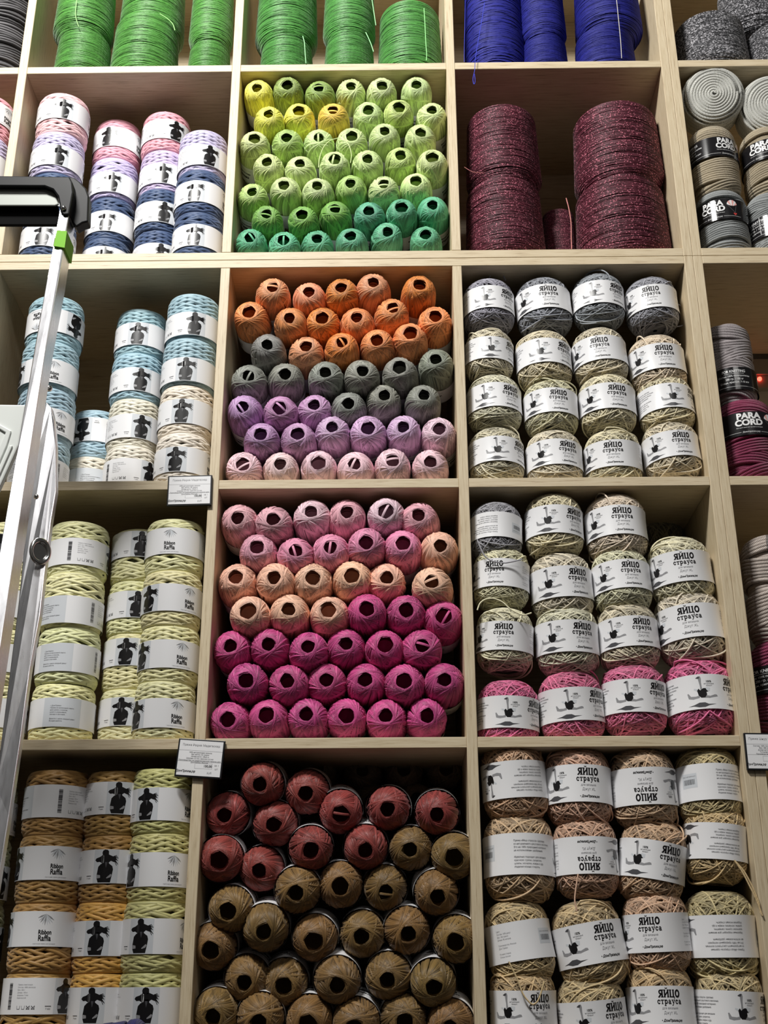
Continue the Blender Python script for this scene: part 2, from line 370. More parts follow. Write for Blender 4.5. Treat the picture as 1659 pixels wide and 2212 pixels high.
g = G(); JP.wrap(RJ, .0215, 0, g, jr); ME_JLAB = g.mesh('jute_label', PAPER, True, False)

# ---- ribbon roll label (photo of a woman in a hat at angle 0)
RR = .0442; D3 = math.pi / 180 * RR
RP = Print()
def woman(p, cx, cy, s):
    q = lambda L: [(cx + a * s, cy + b * s) for a, b in L]
    p.poly(q([(-.11, .33), (-.13, .41), (-.11, .47), (-.04, .51), (.04, .50), (.09, .46), (.10, .34), (.0, .30)]), 1)
    p.poly(q([(-.10, .35), (-.20, .28), (-.33, .24), (-.37, .18), (-.30, .12), (-.20, .13), (-.10, .07), (.0, .05), (.10, .10), (.18, .16), (.26, .13), (.31, .12), (.35, .20), (.34, .30), (.24, .30), (.11, .35)]), 1)
    for i in range(9): p.stroke([(cx + s * (.26 + .006 * i), cy + s * (.30 - .02 * i)), (cx + s * (.36 + .014 * ((i * 7) % 5)), cy + s * (.33 - .038 * i))], .018 * s, 1)
    p.poly(q([(-.05, .16), (.10, .17), (.12, .08), (.24, .00), (.27, -.10), (.24, -.30), (.20, -.50), (-.22, -.50), (-.27, -.38), (-.28, -.28), (-.24, -.02), (-.16, .06), (-.06, .10)]), 1)
    p.poly(q([(-.02, .12), (.07, .12), (.03, -.06)]), 4, 3)
    p.poly(q([(-.28, -.26), (-.15, -.28), (-.14, -.36), (-.27, -.38)]), 2, 3)
    p.poly(q([(.06, -.36), (.20, -.24), (.24, -.27), (.20, -.34), (.08, -.38)]), 2, 3)
RP.rect(-.0175, -.0205, .0165, .0205, 3, .6); woman(RP, -.001, .0002, .040)
tx = 83 * D3
for a in (-80, -62, -48, -34, -20, -5, 10, 25, 40):
    L = .0125 + .0015 * math.cos(math.radians(a * 2)); t = math.radians(a - 90 + 15)
    RP.poly([(tx, .0175), (tx + L * .55 * math.cos(t) - .0009 * math.sin(t), .0175 + L * .55 * math.sin(t) + .0009 * math.cos(t)), (tx + L * math.cos(t), .0175 + L * math.sin(t)), (tx + L * .55 * math.cos(t) + .0009 * math.sin(t), .0175 + L * .55 * math.sin(t) - .0009 * math.cos(t))], 3 if a % 4 else 2, 1.5)
RP.text(tx, -.0042, 'Ribbon', .0074, 1, bold=.00022, sx=.78); RP.text(tx, -.0112, 'Raffia', .0092, 1, bold=.0002, sx=.80)
RP.text(tx, -.0175, 'ленточная пряжа для вязания', .0019, 2)
RP.rect(146 * D3, -.0205, 212 * D3, .0205, 3, .5)
blocks(RP, 158 * D3, .009, 0, 0, .0024, 4, 0, ['• ДомПряжи', 'Пряжа из вискозной ленты', 'для сумок и корзин,', 'шляп и украшений,', 'легкая и прочная.', '', 'Вяжите с нами каждый день!', 'Ручная работа'], .0031)
RP.barcode(262 * D3, 0, .0052, .030, 4, True, 9)
RP.text(262 * D3 + .0045, 0, '|', .001, 2)
blocks(RP, -84 * D3, .013, 0, 0, .0022, 2, 0, ['Пряжа ленточная', 'Состав: 100% вискоза', 'Вес: 250 г', 'Длина: 150 м', 'Ширина: 7 мм', 'Крючок 6-8'], .0030)
for i in range(4):
    x = -80 * D3 + i * .0062; y = -.013
    RP.stroke([(x - .002, y + .002), (x - .0016, y - .0018), (x + .0016, y - .0018), (x + .002, y + .002)], .0004, 4)
    if i > 1: RP.stroke([(x - .002, y - .002), (x + .002, y + .002)], .0005, 4); RP.stroke([(x - .002, y + .002), (x + .002, y - .002)], .0005, 4)
RP.stroke([(-37 * D3, -.0115), (-27 * D3, -.0115)], .0006, 1); RP.text(-32 * D3, -.0145, '7 мм', .0028, 4)
g = G(); RP.wrap(RR, .0208, 0, g, lambda z: RR + .0007); ME_RLAB = g.mesh('roll_label', PAPER, True, False)

# ---- cord skein label (black, title at 0)
RC = .0436; D4 = math.pi / 180 * RC
CP = Print()
CP.text(0, .0118, 'PARA', .0135, 8, bold=.0006); CP.text(0, .0008, 'CORD', .0135, 8, bold=.0006)
CP.text(0, -.0070, 'Прочный шнур для ручного вязания', .0021, 8)
CP.text(.002, -.0145, 'Домпряжи.рф', .0036, 8); CP.stroke([(-.05, -.0145), (-.012, -.0145)], .0004, 8); CP.stroke([(.016, -.0145), (.045, -.0145)], .0004, 8)
bx = 41 * D4
for i in range(6):
    a0, a1 = 180 - 30 * i, 150 - 30 * i
    CP.poly([(bx + .0085 * math.cos(math.radians(a0)), .008 + .0085 * math.sin(math.radians(a0))), (bx + .0085 * math.cos(math.radians((a0 + a1) / 2)), .008 + .0088 * math.sin(math.radians((a0 + a1) / 2))), (bx + .0085 * math.cos(math.radians(a1)), .008 + .0085 * math.sin(math.radians(a1))), (bx + .003 * math.cos(math.radians(a1)), .0055), (bx + .003 * math.cos(math.radians(a0)), .0055)], 6 if i % 2 else 8)
CP.poly([(bx + .004, -.013), (bx + .001, -.0095), (bx + .002, -.0078), (bx + .004, -.009), (bx + .006, -.0078), (bx + .007, -.0095)], 5)
for s in (-1, 1): CP.stroke([(bx + s * .007, .006), (bx + .004, -.008)], .00025, 2)
k = -95 * D4
CP.text(k, .0120, 'FOR KNITTING', .0062, 8, bold=.0001); CP.stroke([(k - .018, .0080), (k + .018, .0080)], .0004, 8)
CP.text(k, .0040, 'Состав: 100% полипропилен', .0043, 8); CP.text(k, -.0015, '200 гр. / 100 м', .0050, 8); CP.text(k, -.0070, 'Спицы, крючок: 7-10 мм', .0046, 8)
CP.stroke([(k - .03, -.0145), (k + .03, -.0145)], .0004, 8)
g = G(); CP.wrap(RC, .0195, 7, g, lambda z: RC + .0006); ME_CLAB = g.mesh('cord_label', PAPER, True, False)

# ---- raffia ball sleeve
RB = .0290
BP = Print()
for k in range(3):
    x = k * 2 * math.pi * RB / 3
    BP.text(x, -.006, 'Рафия', .0085, 1, bold=.0004); BP.text(x, .004, 'Мадагаскар', .0055, 1, bold=.0002); BP.text(x, .013, '100% натуральная пальма', .0028, 2)
g = G(); BP.wrap(RB, .0200, 0, g, lambda z: RB + .0009, seg=48); me = g.mesh('raffia_sleeve', PAPER, True, False); ME_BLAB = me

# ---------------------------------------------------------------- yarn shapes
def unit_loop(alpha, phi, n):
    """closed great circle passing the pole (z) at polar angle alpha, azimuth phi"""
    t = np.linspace(0, 2 * np.pi, n, endpoint=False)
    u = np.array([math.sin(alpha) * math.cos(phi), math.sin(alpha) * math.sin(phi), math.cos(alpha)])
    w = np.array([-math.sin(phi), math.cos(phi), 0.0])
    return np.outer(np.cos(t), u) + np.outer(np.sin(t), w)
def shape(S, R, b, pw, pz, sc=1.0, squeeze=0.0):
    rho = np.hypot(S[:, 0], S[:, 1]) + 1e-9; az = np.stack([S[:, 0] / rho, S[:, 1] / rho], 1)
    z = np.sign(S[:, 2]) * np.abs(S[:, 2]) ** pz * b
    r = rho ** pw * R
    if squeeze: r = r * (1 - squeeze * np.exp(-(z / .022) ** 4))
    return np.concatenate([az * r[:, None], z[:, None]], 1) * sc
def outward(P, R, b):
    n = P / np.array([R * R, R * R, b * b]); return n / np.linalg.norm(n, axis=1)[:, None]
def densify(S):
    return S
def raffia_mesh(seed):
    rr = random.Random(seed); g = G(); R, b = .0272, .057; pw, pz = .56, .54
    hole = .0108 + .0024 * rr.random()
    for layer, (sc_, nl) in enumerate(((.58, 16), (.70, 18), (.80, 22), (.88, 26), (.94, 30))):
        for i in range(nl):
            a = math.asin(min(.9, (hole / (R * sc_)) ** (1 / pw))) * rr.uniform(.95, 1.1)
            P = shape(unit_loop(a, 2 * math.pi * i / nl + rr.uniform(-.1, .1), 36), R, b, pw, pz, sc_)
            w = .0028; sweep(g, P, outward(P, R, b), [(-w, -.0003), (0, .0003), (w, -.0003)], shade=rr.uniform(.35, .9))
    nl = 82; phi = rr.uniform(0, 6.28)
    for i in range(nl):
        phi += 2 * math.pi / nl * 1.02 * (1 if i % 6 else 2.2) * (1 if rr.random() > .06 else -3)
        a = math.asin((hole / R) ** (1 / pw)) * rr.uniform(.92, 1.22)
        P = shape(unit_loop(a, phi, 56), R, b, pw, pz)
        nn = outward(P, R, b); P = P + nn * (.0009 * i / nl + rr.uniform(-.0005, .0011))
        w = rr.uniform(.0011, .0027); k = rr.uniform(.0003, .0009)
        wd = 1 + .18 * np.sin(np.linspace(0, 2 * np.pi * rr.randint(2, 5), 56) + rr.random() * 6)
        sweep(g, P, nn, [(-w, -.0008), (-w * .35, k), (w * .3, k * .5), (w, -.0008)], shade=rr.random() ** .8, widths=wd)
    for j in range(rr.choice([2, 4, 6, 9])):                 # last wraps laid at a slant
        if j % 3 == 0: al = rr.uniform(.55, 1.1); ph = rr.uniform(0, 6.28)
        P = shape(unit_loop(al + j * .025, ph + .05 * j, 60), R, b, pw, pz); nn = outward(P, R, b); P = P + nn * .0018
        w = rr.uniform(.0018, .0026); sweep(g, P, nn, [(-w, -.0005), (0, .0004), (w, -.0005)], shade=rr.uniform(.5, 1))
    prof = []
    for t in np.linspace(.35, math.pi - .35, 18):
        prof.append((math.sin(t) ** pw * R * .80, math.cos(t) * b * .80))
    prof = [(.0001, b * (.50 + .12 * rr.random())), (.0106, b * .66), (.0114, b * .74)] + prof
    lathe(g, prof, 24, 0, .45)
    V = np.concatenate(g.v); g.v = [np.stack([V[:, 0], -V[:, 2], V[:, 1]], 1)]; g.a = [np.concatenate(g.a)]
    return g.mesh('raffia_winding', M_RAF)
ME_RAF = [raffia_mesh(s) for s in (3, 8, 14, 21, 33, 47, 52, 68)]
def strand_mesh(seed):
    """a loose raffia strand that crosses the hole of the ball"""
    rr = random.Random(seed); g = G(); a = rr.uniform(0, 3.14); n = 14
    t = np.linspace(-1, 1, n); r = .021 * t
    y = -.0535 + .010 * np.abs(t) ** 2.2; y -= .004 * (1 - t ** 2)
    off = rr.uniform(-.003, .004)
    P = np.stack([r * math.cos(a) - off * math.sin(a), y - .002, r * math.sin(a) + off * math.cos(a)], 1)
    Nn = np.tile(np.array([0, -1.0, 0]), (n, 1)); Nn[:, 0] += .5 * t * math.cos(a); Nn[:, 2] += .5 * t * math.sin(a)
    sweep(g, P, Nn, [(-.0016, -.0003), (0, .0004), (.0016, -.0003)], closed=False, shade=.9)
    return g.mesh('loose_strand', M_RAF)
ME_STR = [strand_mesh(s) for s in (1, 2, 3, 5)]
me = ME_BLAB
V = np.zeros(len(me.vertices) * 3); me.vertices.foreach_get('co', V); V = V.reshape(-1, 3)
V = np.stack([V[:, 0], -V[:, 2] + .013, V[:, 1]], 1); me.vertices.foreach_set('co', V.ravel()); me.update()

def jute_mesh(seed):
    rr = random.Random(seed); g = G(); R, b = .0462, .0475; pw, pz = .62, .86
    pr5 = ring_prof(.00118, 5)
    for lay, (sc_, nl) in enumerate(((.93, 60), (.965, 64), (1.0, 60))):
        phi = 0
        for i in range(nl):
            grp = i // 5
            r2 = random.Random(seed * 100 + grp + lay * 31)
            al = r2.uniform(.12, .95) + (i % 5) * .035; ph = r2.uniform(0, 6.28) + (i % 5) * .05 + rr.uniform(-.02, .02)
            if lay == 2: ph = i * 2.399 + rr.uniform(-.1, .1); al = rr.uniform(.25, 1.0)
            S = unit_loop(al, ph, 44); S += np.array([[rr.uniform(-.006, .006) for _ in range(3)] for _ in range(44)])
            P = shape(S, R, b, pw, pz, sc_, .075)
            P += outward(P, R, b) * (.0012 * rr.random())
            sweep(g, P, outward(P, R, b), pr5 if lay else ring_prof(.0012, 4), pclosed=True, shade=(rr.random() if lay == 2 else rr.random() * .7) * (.5 + .25 * lay))
    for j in range(6):                                        # slack loops standing off the ball
        S = unit_loop(rr.uniform(.2, .9), rr.uniform(0, 6.28), 60); P = shape(S, R, b, pw, pz, 1.0, .075); t = np.linspace(0, 1, 60)
        c = rr.random(); bump = np.maximum(0, np.cos((t - c) * 2 * math.pi * 2)) * (np.abs(t - c) < .14)
        P += outward(P, R, b) * (.0012 + .006 * (bump * np.clip((np.abs(P[:, 2]) - .024) / .008, 0, 1))[:, None] * rr.uniform(.3, 1))
        sweep(g, P, outward(P, R, b), pr5, pclosed=True, shade=1.0)
    prof = [(math.sin(t) ** pw * R * .90 * (1 - .07 * math.exp(-(math.cos(t) * b / .022) ** 4)), math.cos(t) * b * .90) for t in np.linspace(.02, math.pi - .02, 20)]
    lathe(g, prof, 32, 0, .0)
    return g.mesh('twine_winding', M_JUT)
ME_JUT = [jute_mesh(s) for s in (2, 5, 11, 17, 23)]

def roll_mesh(seed, passes=16, wob=.5):
    rr = random.Random(seed); g = G(); R = .0427; H = .0412; seg = 60
    pr = [(-.0027, -.0010), (-.0020, .0003), (0, .0008), (.0020, .0003), (.0027, -.0010)]
    turns = 1.08
    for lay in (1,):
        for i in range(passes):
            for up in (0, 1):
                n = int(seg * turns * 1.0); t = np.linspace(0, 1, n)
                ph = 2 * math.pi * i / passes + lay * .23 + rr.uniform(-.05, .05) * wob + up * 2 * math.pi * turns
                th = ph + 2 * math.pi * turns * t * (1 if True else -1)
                tt = t + .02 * wob * np.sin(2 * math.pi * t * rr.choice([1, 2]) + rr.random() * 6) * np.sin(math.pi * t)
                z = (-1 + 2 * tt) * H * .955
                if up: z = -z
                e = np.abs(z) / H; rad = R - .0042 * np.clip((e - .72) / .28, 0, 1) ** 2 - .0016 * (1 - lay) + (.0006 if (i + up) % 2 else -.0001) * np.cos(2 * math.pi * t * passes * .5)
                P = np.stack([rad * np.cos(th), rad * np.sin(th), z], 1); Nn = P * [1, 1, .0]; Nn[:, 2] = np.sign(z) * np.clip((e - .72) / .28, 0, 1) * .03
                Nn /= np.linalg.norm(Nn, axis=1)[:, None]
                sweep(g, P, Nn, pr, closed=False, shade=rr.uniform(.72, 1) if lay else .1)
    for s in (-1, 1):                                         # turns lying at the rims
        for k in range(5):
            t = np.linspace(0, 2 * math.pi, 60, endpoint=False); a = rr.uniform(.0006, .0024); ph = rr.uniform(0, 6.28)
            z = s * (H - .0008 - k * .0006) + a * np.cos(t - ph) * (-s) - s * a
            P = np.stack([(R - .0028 - .0001 * k) * np.cos(t), (R - .0028) * np.sin(t), z], 1); Nn = P * [1, 1, 0]; Nn[:, 2] = s * .02; Nn /= np.linalg.norm(Nn, axis=1)[:, None]
            sweep(g, P, Nn, pr, shade=rr.uniform(.7, .95))
    lathe(g, [(.018, -H * .93), (R - .0065, -H * .95), (R - .0052, -H * .75), (R - .0052, H * .75), (R - .0065, H * .95), (.018, H * .93), (.018, -H * .93)], 48, 0, 0)  # core coloured dark to imitate shade in the gaps between ribbons
    return g.mesh('ribbon_winding', M_RIB)
ME_ROL = [roll_mesh(1, 10, .4), roll_mesh(2, 11, 1.2), roll_mesh(4, 10, .8), roll_mesh(7, 11, 2.4)]

def rings_mesh(name, seed, rfun, H, n, r_t, tilt, mat, seg=56, sides=4, bundle=5, jit=.0003, base=.0015, endspiral=False):
    """yarn laid round an upright body in bundles of nearly level rings; rfun gives the radius at height"""
    rr = random.Random(seed); g = G(); pr = ring_prof(r_t, sides) if sides else [(-r_t, -r_t * .8), (0, r_t * .5), (r_t, -r_t * .8)]
    t = np.linspace(0, 2 * math.pi, seg, endpoint=False); c = 0
    zs = [(-H + 2 * H * (i + .5) / n) for i in range(n)]
    order = list(range(n)); b = []
    while order: b.append(order[:bundle]); order = order[bundle:]
    rr.shuffle(b)
    for q, bd in enumerate(b):
        ph = rr.uniform(0, 6.28); a = tilt * rr.uniform(.3, 1)
        for i in bd:
            z = np.clip(zs[i] + a * np.cos(t - ph) + jit * np.array([rr.uniform(-1, 1) for _ in t]), -H + r_t, H - r_t)
            rad = np.array([rfun(v) for v in z]) + .0016 * q / len(b) * (tilt / .004 if tilt < .004 else 1) + jit * rr.uniform(0, 1.5)
            P = np.stack([rad * np.cos(t), rad * np.sin(t), z], 1); Nn = P * [1, 1, 0]; Nn /= np.linalg.norm(Nn, axis=1)[:, None]
            sweep(g, P, Nn, pr, pclosed=bool(sides), shade=rr.random())
    if endspiral:
        for s in (-1, 1):
            rmax = rfun(s * H * .98); turns = int(rmax / (r_t * 1.9)); m = turns * 40
            tt = np.linspace(0, turns * 2 * math.pi, m); rad = .002 + (rmax - .002) * tt / tt[-1]
            P = np.stack([rad * np.cos(tt), rad * np.sin(tt), np.full(m, s * (H - .0005)) + np.array([s * (.0016 * math.sin(v * .37) + .003 * (1 - v / rmax)) for v in tt * rmax / tt[-1]])], 1)
            sweep(g, P, np.tile([0, 0, float(s)], (m, 1)), pr, closed=False, pclosed=True, shade=.7)
    if sides > 5:
        for z in np.arange(-H + r_t, H - r_t * .5, r_t * 1.9):
            rad = rfun(z) - r_t * .9; P = np.stack([rad * np.cos(t), rad * np.sin(t), 0 * t + z], 1); Nn = P * [1, 1, 0]; Nn /= np.linalg.norm(Nn, axis=1)[:, None]
            sweep(g, P, Nn, [(-r_t, -r_t * .6), (-r_t * .5, r_t * .3), (r_t * .5, r_t * .3), (r_t, -r_t * .6)], shade=.5)
    zz = np.linspace(-H, H, 14); prof = [(.0001, -H)] + [(rfun(z) - base, z) for z in zz] + [(.0001, H)]
    lathe(g, prof, 48, 0, .0)
    return g.mesh(name, mat)
def spool_r(R, H):
    def f(z):
        u = (z + H) / (2 * H)
        r = R * (1.0 - .09 * u)
        if u < .17: r *= .70 + .30 * (u / .17) ** .75
        if u > .95: r *= 1 - .05 * ((u - .95) / .05) ** 2
        return r
    return f
def spool_mesh(seed, R, H, mat, n=400, rt=.0005, tilt=.0034): return rings_mesh('thread_winding', seed, spool_r(R, H), H, n, rt, tilt, mat, 44, 0, 2, .00030, .0004)
ME_SP = [spool_mesh(3, .065, .078, M_THR), spool_mesh(4, .065, .078, M_THR)]
def cord_r(R, H): return lambda z: R * (1 - .22 * max(0, (abs(z) / H - .70) / .30) ** 2)
ME_CORD = [rings_mesh('cord_winding', s, cord_r(.0385, .070), .070, 30, .0028, .013, M_ROP, 64, 7, 5, .0002, .002) for s in (3, 9, 12)]
ME_CAKE = rings_mesh('cord_winding', 6, cord_r(.049, .040), .040, 17, .0026, .004, M_ROP, 64, 7, 3, .0002, .002, True)

# ---------------------------------------------------------------- placing: raffia balls
def view_az(x, y): return math.atan2(CAM[0] - x, -(CAM[1] - y))
def add_ball(pos, size, tint, label, group, var, roll, tiltx=0, tiltz=0, strand=-1):
    # pos = centre of the front end; the ball runs back into the cubby
    o = thing('raffia_ball', label, 'yarn ball', pos, (tiltx, roll, tiltz), group)
    o.rotation_mode = 'XYZ'
    L = .057 * size
    R_ = Matrix.Rotation(tiltz, 3, 'Z') @ Matrix.Rotation(tiltx, 3, 'X')
    c = Vector(pos) + R_ @ Vector((0, L, 0))
    o.location = c; o.rotation_euler = (Matrix.Rotation(tiltz, 3, 'Z') @ Matrix.Rotation(tiltx, 3, 'X') @ Matrix.Rotation(roll, 3, 'Y')).to_euler()
    o.scale = (size, size, size)
    w = put('winding', ME_RAF[var % len(ME_RAF)], o); w.color = tint
    l = put('paper_sleeve', ME_BLAB, o); l.location = (0, -.024 if tiltx > .12 else 0, 0)
    if strand >= 0: s = put('loose_strand', ME_STR[strand % 4], o); s.color = tint
    return o
ORD = ['first', 'second', 'third', 'fourth', 'fifth', 'sixth', 'seventh']
C = dict(yel=lin(252, 247, 112), gold=lin(240, 206, 86), oliv=lin(150, 176, 94), lime=lin(214, 234, 162), lime2=lin(202, 228, 140), grn=lin(128, 176, 86), mid=lin(178, 206, 124), teal=lin(102, 184, 142),
         ora=lin(238, 152, 94), ora2=lin(226, 138, 66), oral=lin(242, 168, 122), gry=lin(148, 150, 140), vio=lin(200, 154, 198), vio2=lin(216, 178, 212), pnk=lin(248, 212, 220),
         dus=lin(230, 172, 184), pal=lin(242, 204, 218), hot=lin(230, 146, 180), pea=lin(250, 198, 168), mag=lin(206, 78, 142),
         red=lin(148, 64, 58), brn=lin(132, 102, 58), dbr=lin(120, 100, 76))
NAMES = dict(yel='lemon yellow', gold='golden yellow', oliv='olive green', lime='pale lime', lime2='lime green', grn='grass green', mid='mid green', teal='sea green',
             ora='orange', ora2='deep orange', oral='light orange', gry='ash grey', vio='violet', vio2='lilac', pnk='pale pink', dus='dusty pink', pal='rosy white', hot='bright pink', pea='peach', mag='magenta', red='brick red', brn='bronze brown', dbr='dark brown')
rnd = random.Random(77); BALLS = {}
def ball_cubby(rows, s, ox, oy, size, where, group, y0=.006, tx=0.0, strands=(), jy=.006):
    i = 0
    for li, row in enumerate(rows):
        for bi, (cx, cy, c) in enumerate(row):
            px, py = ox + cx / s, oy + cy / s
            y = y0 + rnd.uniform(-jy, jy)
            p = at(px, py, y)
            col = tuple(min(1, v * rnd.uniform(.94, 1.05)) for v in C[c][:3]) + (1,)
            lab = '%s raffia ball, %s from left, %s layer, %s' % (NAMES[c], ORD[bi], ORD[li], where)
            BALLS[(where[:4], li, bi)] = add_ball((p[0], y, p[2]), size * rnd.uniform(.98, 1.02), col, lab, group, i * 3 + rnd.randint(0, 2), rnd.uniform(0, 6.28),
                     tx + rnd.uniform(-.07, .07), rnd.uniform(-.06, .06), rnd.randint(0, 3) if (li, bi) in strands else -1)
            i += 1
Y, L1, L2 = 'yel', 'lime', 'lime2'
ball_cubby([
 [(240, 607, Y), (447, 586, 'oliv'), (665, 607, 'oliv'), (887, 597, L1), (1102, 590, L1), (1340, 585, L1)],
 [(318, 788, Y), (527, 765, Y), (762, 760, 'gold'), (1005, 760, L1), (1220, 742, L2), (1445, 760, L1)],
 [(220, 955, L1), (443, 950, 'mid'), (665, 950, L1), (893, 938, L1), (1120, 908, L1), (1368, 915, L1)],
 [(308, 1118, L1), (535, 1128, L1), (775, 1100, L1), (1003, 1095, L1), (1228, 1072, L2), (1450, 1085, L1)],
 [(205, 1325, L2), (425, 1280, L1), (655, 1283, L1), (885, 1265, 'mid'), (1112, 1270, L1), (1335, 1250, L1)],
 [(305, 1478, 'grn'), (548, 1480, 'grn'), (778, 1440, 'grn'), (1010, 1455, 'teal'), (1238, 1430, 'teal'), (1450, 1415, 'teal')],
 [(190, 1640, 'teal'), (420, 1655, 'teal'), (653, 1648, 'teal'), (885, 1630, 'teal'), (1140, 1600, 'teal'), (1400, 1617, 'teal')]],
 3.19, 480, 0, .935, 'lime and teal cubby', 'raffia balls in the lime and teal cubby', strands=((0, 2), (1, 2), (2, 2), (3, 2), (4, 4), (5, 0), (5, 2), (6, 1), (6, 0)))
ball_cubby([
 [(395, 190, 'oral'), (637, 218, 'oral'), (850, 190, 'ora2'), (1065, 158, 'oral'), (1372, 172, 'ora2')],
 [(240, 350, 'ora'), (508, 390, 'ora'), (725, 390, 'ora2'), (955, 387, 'ora'), (1192, 325, 'ora'), (1475, 378, 'ora')],
 [(360, 568, 'gry'), (617, 580, 'oral'), (855, 553, 'ora2'), (1090, 537, 'ora'), (1310, 492, 'ora')],
 [(235, 775, 'gry'), (480, 765, 'gry'), (745, 752, 'gry'), (992, 742, 'gry'), (1238, 720, 'gry'), (1478, 665, 'gry')],
 [(198, 980, 'vio'), (440, 985, 'vio'), (670, 968, 'vio'), (900, 960, 'gry'), (1137, 905, 'gry'), (1400, 905, 'gry')],
 [(318, 1162, 'vio'), (560, 1160, 'vio'), (790, 1115, 'vio2'), (1030, 1120, 'vio2'), (1262, 1115, 'vio2'), (1500, 1125, 'pnk')],
 [(198, 1360, 'pnk'), (447, 1360, 'pnk'), (702, 1352, 'pnk'), (940, 1360, 'pnk'), (1192, 1335, 'pnk'), (1443, 1345, 'pnk')]],
 3.072, 460, 560, .985, 'orange and violet cubby', 'raffia balls in the orange, grey and violet cubby', strands=((0, 0), (1, 4), (2, 2), (3, 0), (4, 0), (4, 1), (6, 0), (6, 3), (6, 4)))
ball_cubby([
 [(243, 205, 'dus'), (440, 212, 'dus'), (652, 170, 'pal'), (855, 172, 'dus'), (1070, 168, 'pal'), (1255, 190, 'dus')],
 [(350, 370, 'dus'), (567, 388, 'hot'), (762, 370, 'hot'), (962, 340, 'hot'), (1167, 348, 'hot'), (1378, 360, 'pea')],
 [(230, 537, 'pea'), (445, 540, 'pea'), (662, 542, 'pea'), (880, 530, 'pea'), (1077, 540, 'pea'), (1328, 562, 'pea')],
 [(298, 727, 'pea'), (528, 717, 'pea'), (750, 720, 'pea'), (967, 715, 'mag'), (1185, 722, 'mag'), (1398, 752, 'mag')],
 [(200, 922, 'mag'), (413, 912, 'mag'), (635, 925, 'mag'), (850, 910, 'mag'), (1070, 912, 'mag'), (1275, 920, 'mag')],
 [(288, 1113, 'mag'), (518, 1118, 'mag'), (738, 1112, 'mag'), (957, 1112, 'mag'), (1172, 1118, 'mag'), (1402, 1112, 'mag')],
 [(188, 1335, 'mag'), (402, 1310, 'mag'), (625, 1305, 'mag'), (850, 1312, 'mag'), (1070, 1312, 'mag'), (1302, 1312, 'mag')]],
 2.592, 420, 1040, 1.03, 'peach and magenta cubby', 'raffia balls in the pink, peach and magenta cubby', strands=((1, 2), (0, 4), (1, 1), (2, 5), (3, 5), (4, 5)))
ball_cubby([
 [(405, 238, 'red'), (655, 285, 'red')],
 [(212, 405, 'red'), (478, 455, 'red'), (845, 400, 'red'), (1100, 372, 'red'), (1368, 400, 'red')],
 [(182, 650, 'red'), (402, 705, 'red'), (680, 595, 'red'), (978, 597, 'red'), (1222, 592, 'brn'), (1460, 635, 'brn')],
 [(230, 925, 'brn'), (602, 828, 'brn'), (843, 793, 'brn'), (1090, 820, 'brn'), (1372, 848, 'brn')],
 [(140, 1140, 'brn'), (425, 1040, 'brn'), (695, 1090, 'brn'), (958, 1065, 'brn'), (1213, 1050, 'brn'), (1470, 1095, 'brn')],
 [(320, 1315, 'brn'), (535, 1335, 'brn'), (826, 1330, 'brn'), (1098, 1300, 'brn'), (1350, 1340, 'brn')],
 [(150, 1500, 'brn'), (400, 1530, 'brn'), (665, 1540, 'brn'), (920, 1560, 'brn'), (1190, 1530, 'brn'), (1440, 1560, 'brn')]],
 2.514, 400, 1600, 1.055, 'brick and bronze cubby', 'raffia balls in the brick and bronze cubby', y0=.012, tx=.24, strands=((1, 2), (3, 3)), jy=.010)
ball_cubby([[(240, 165, 'dbr'), (480, 130, 'dbr'), (720, 150, 'dbr'), (962, 162, 'dbr'), (1187, 157, 'dbr'), (1418, 155, 'dbr')],
 [(1010, 325, 'dbr'), (1260, 320, 'dbr'), (1470, 480, 'dbr')]],
 2.514, 400, 1600, .97, 'dim back of brick and bronze cubby', 'dark balls at the back of the brick and bronze cubby', y0=.125, tx=.0, jy=.003)

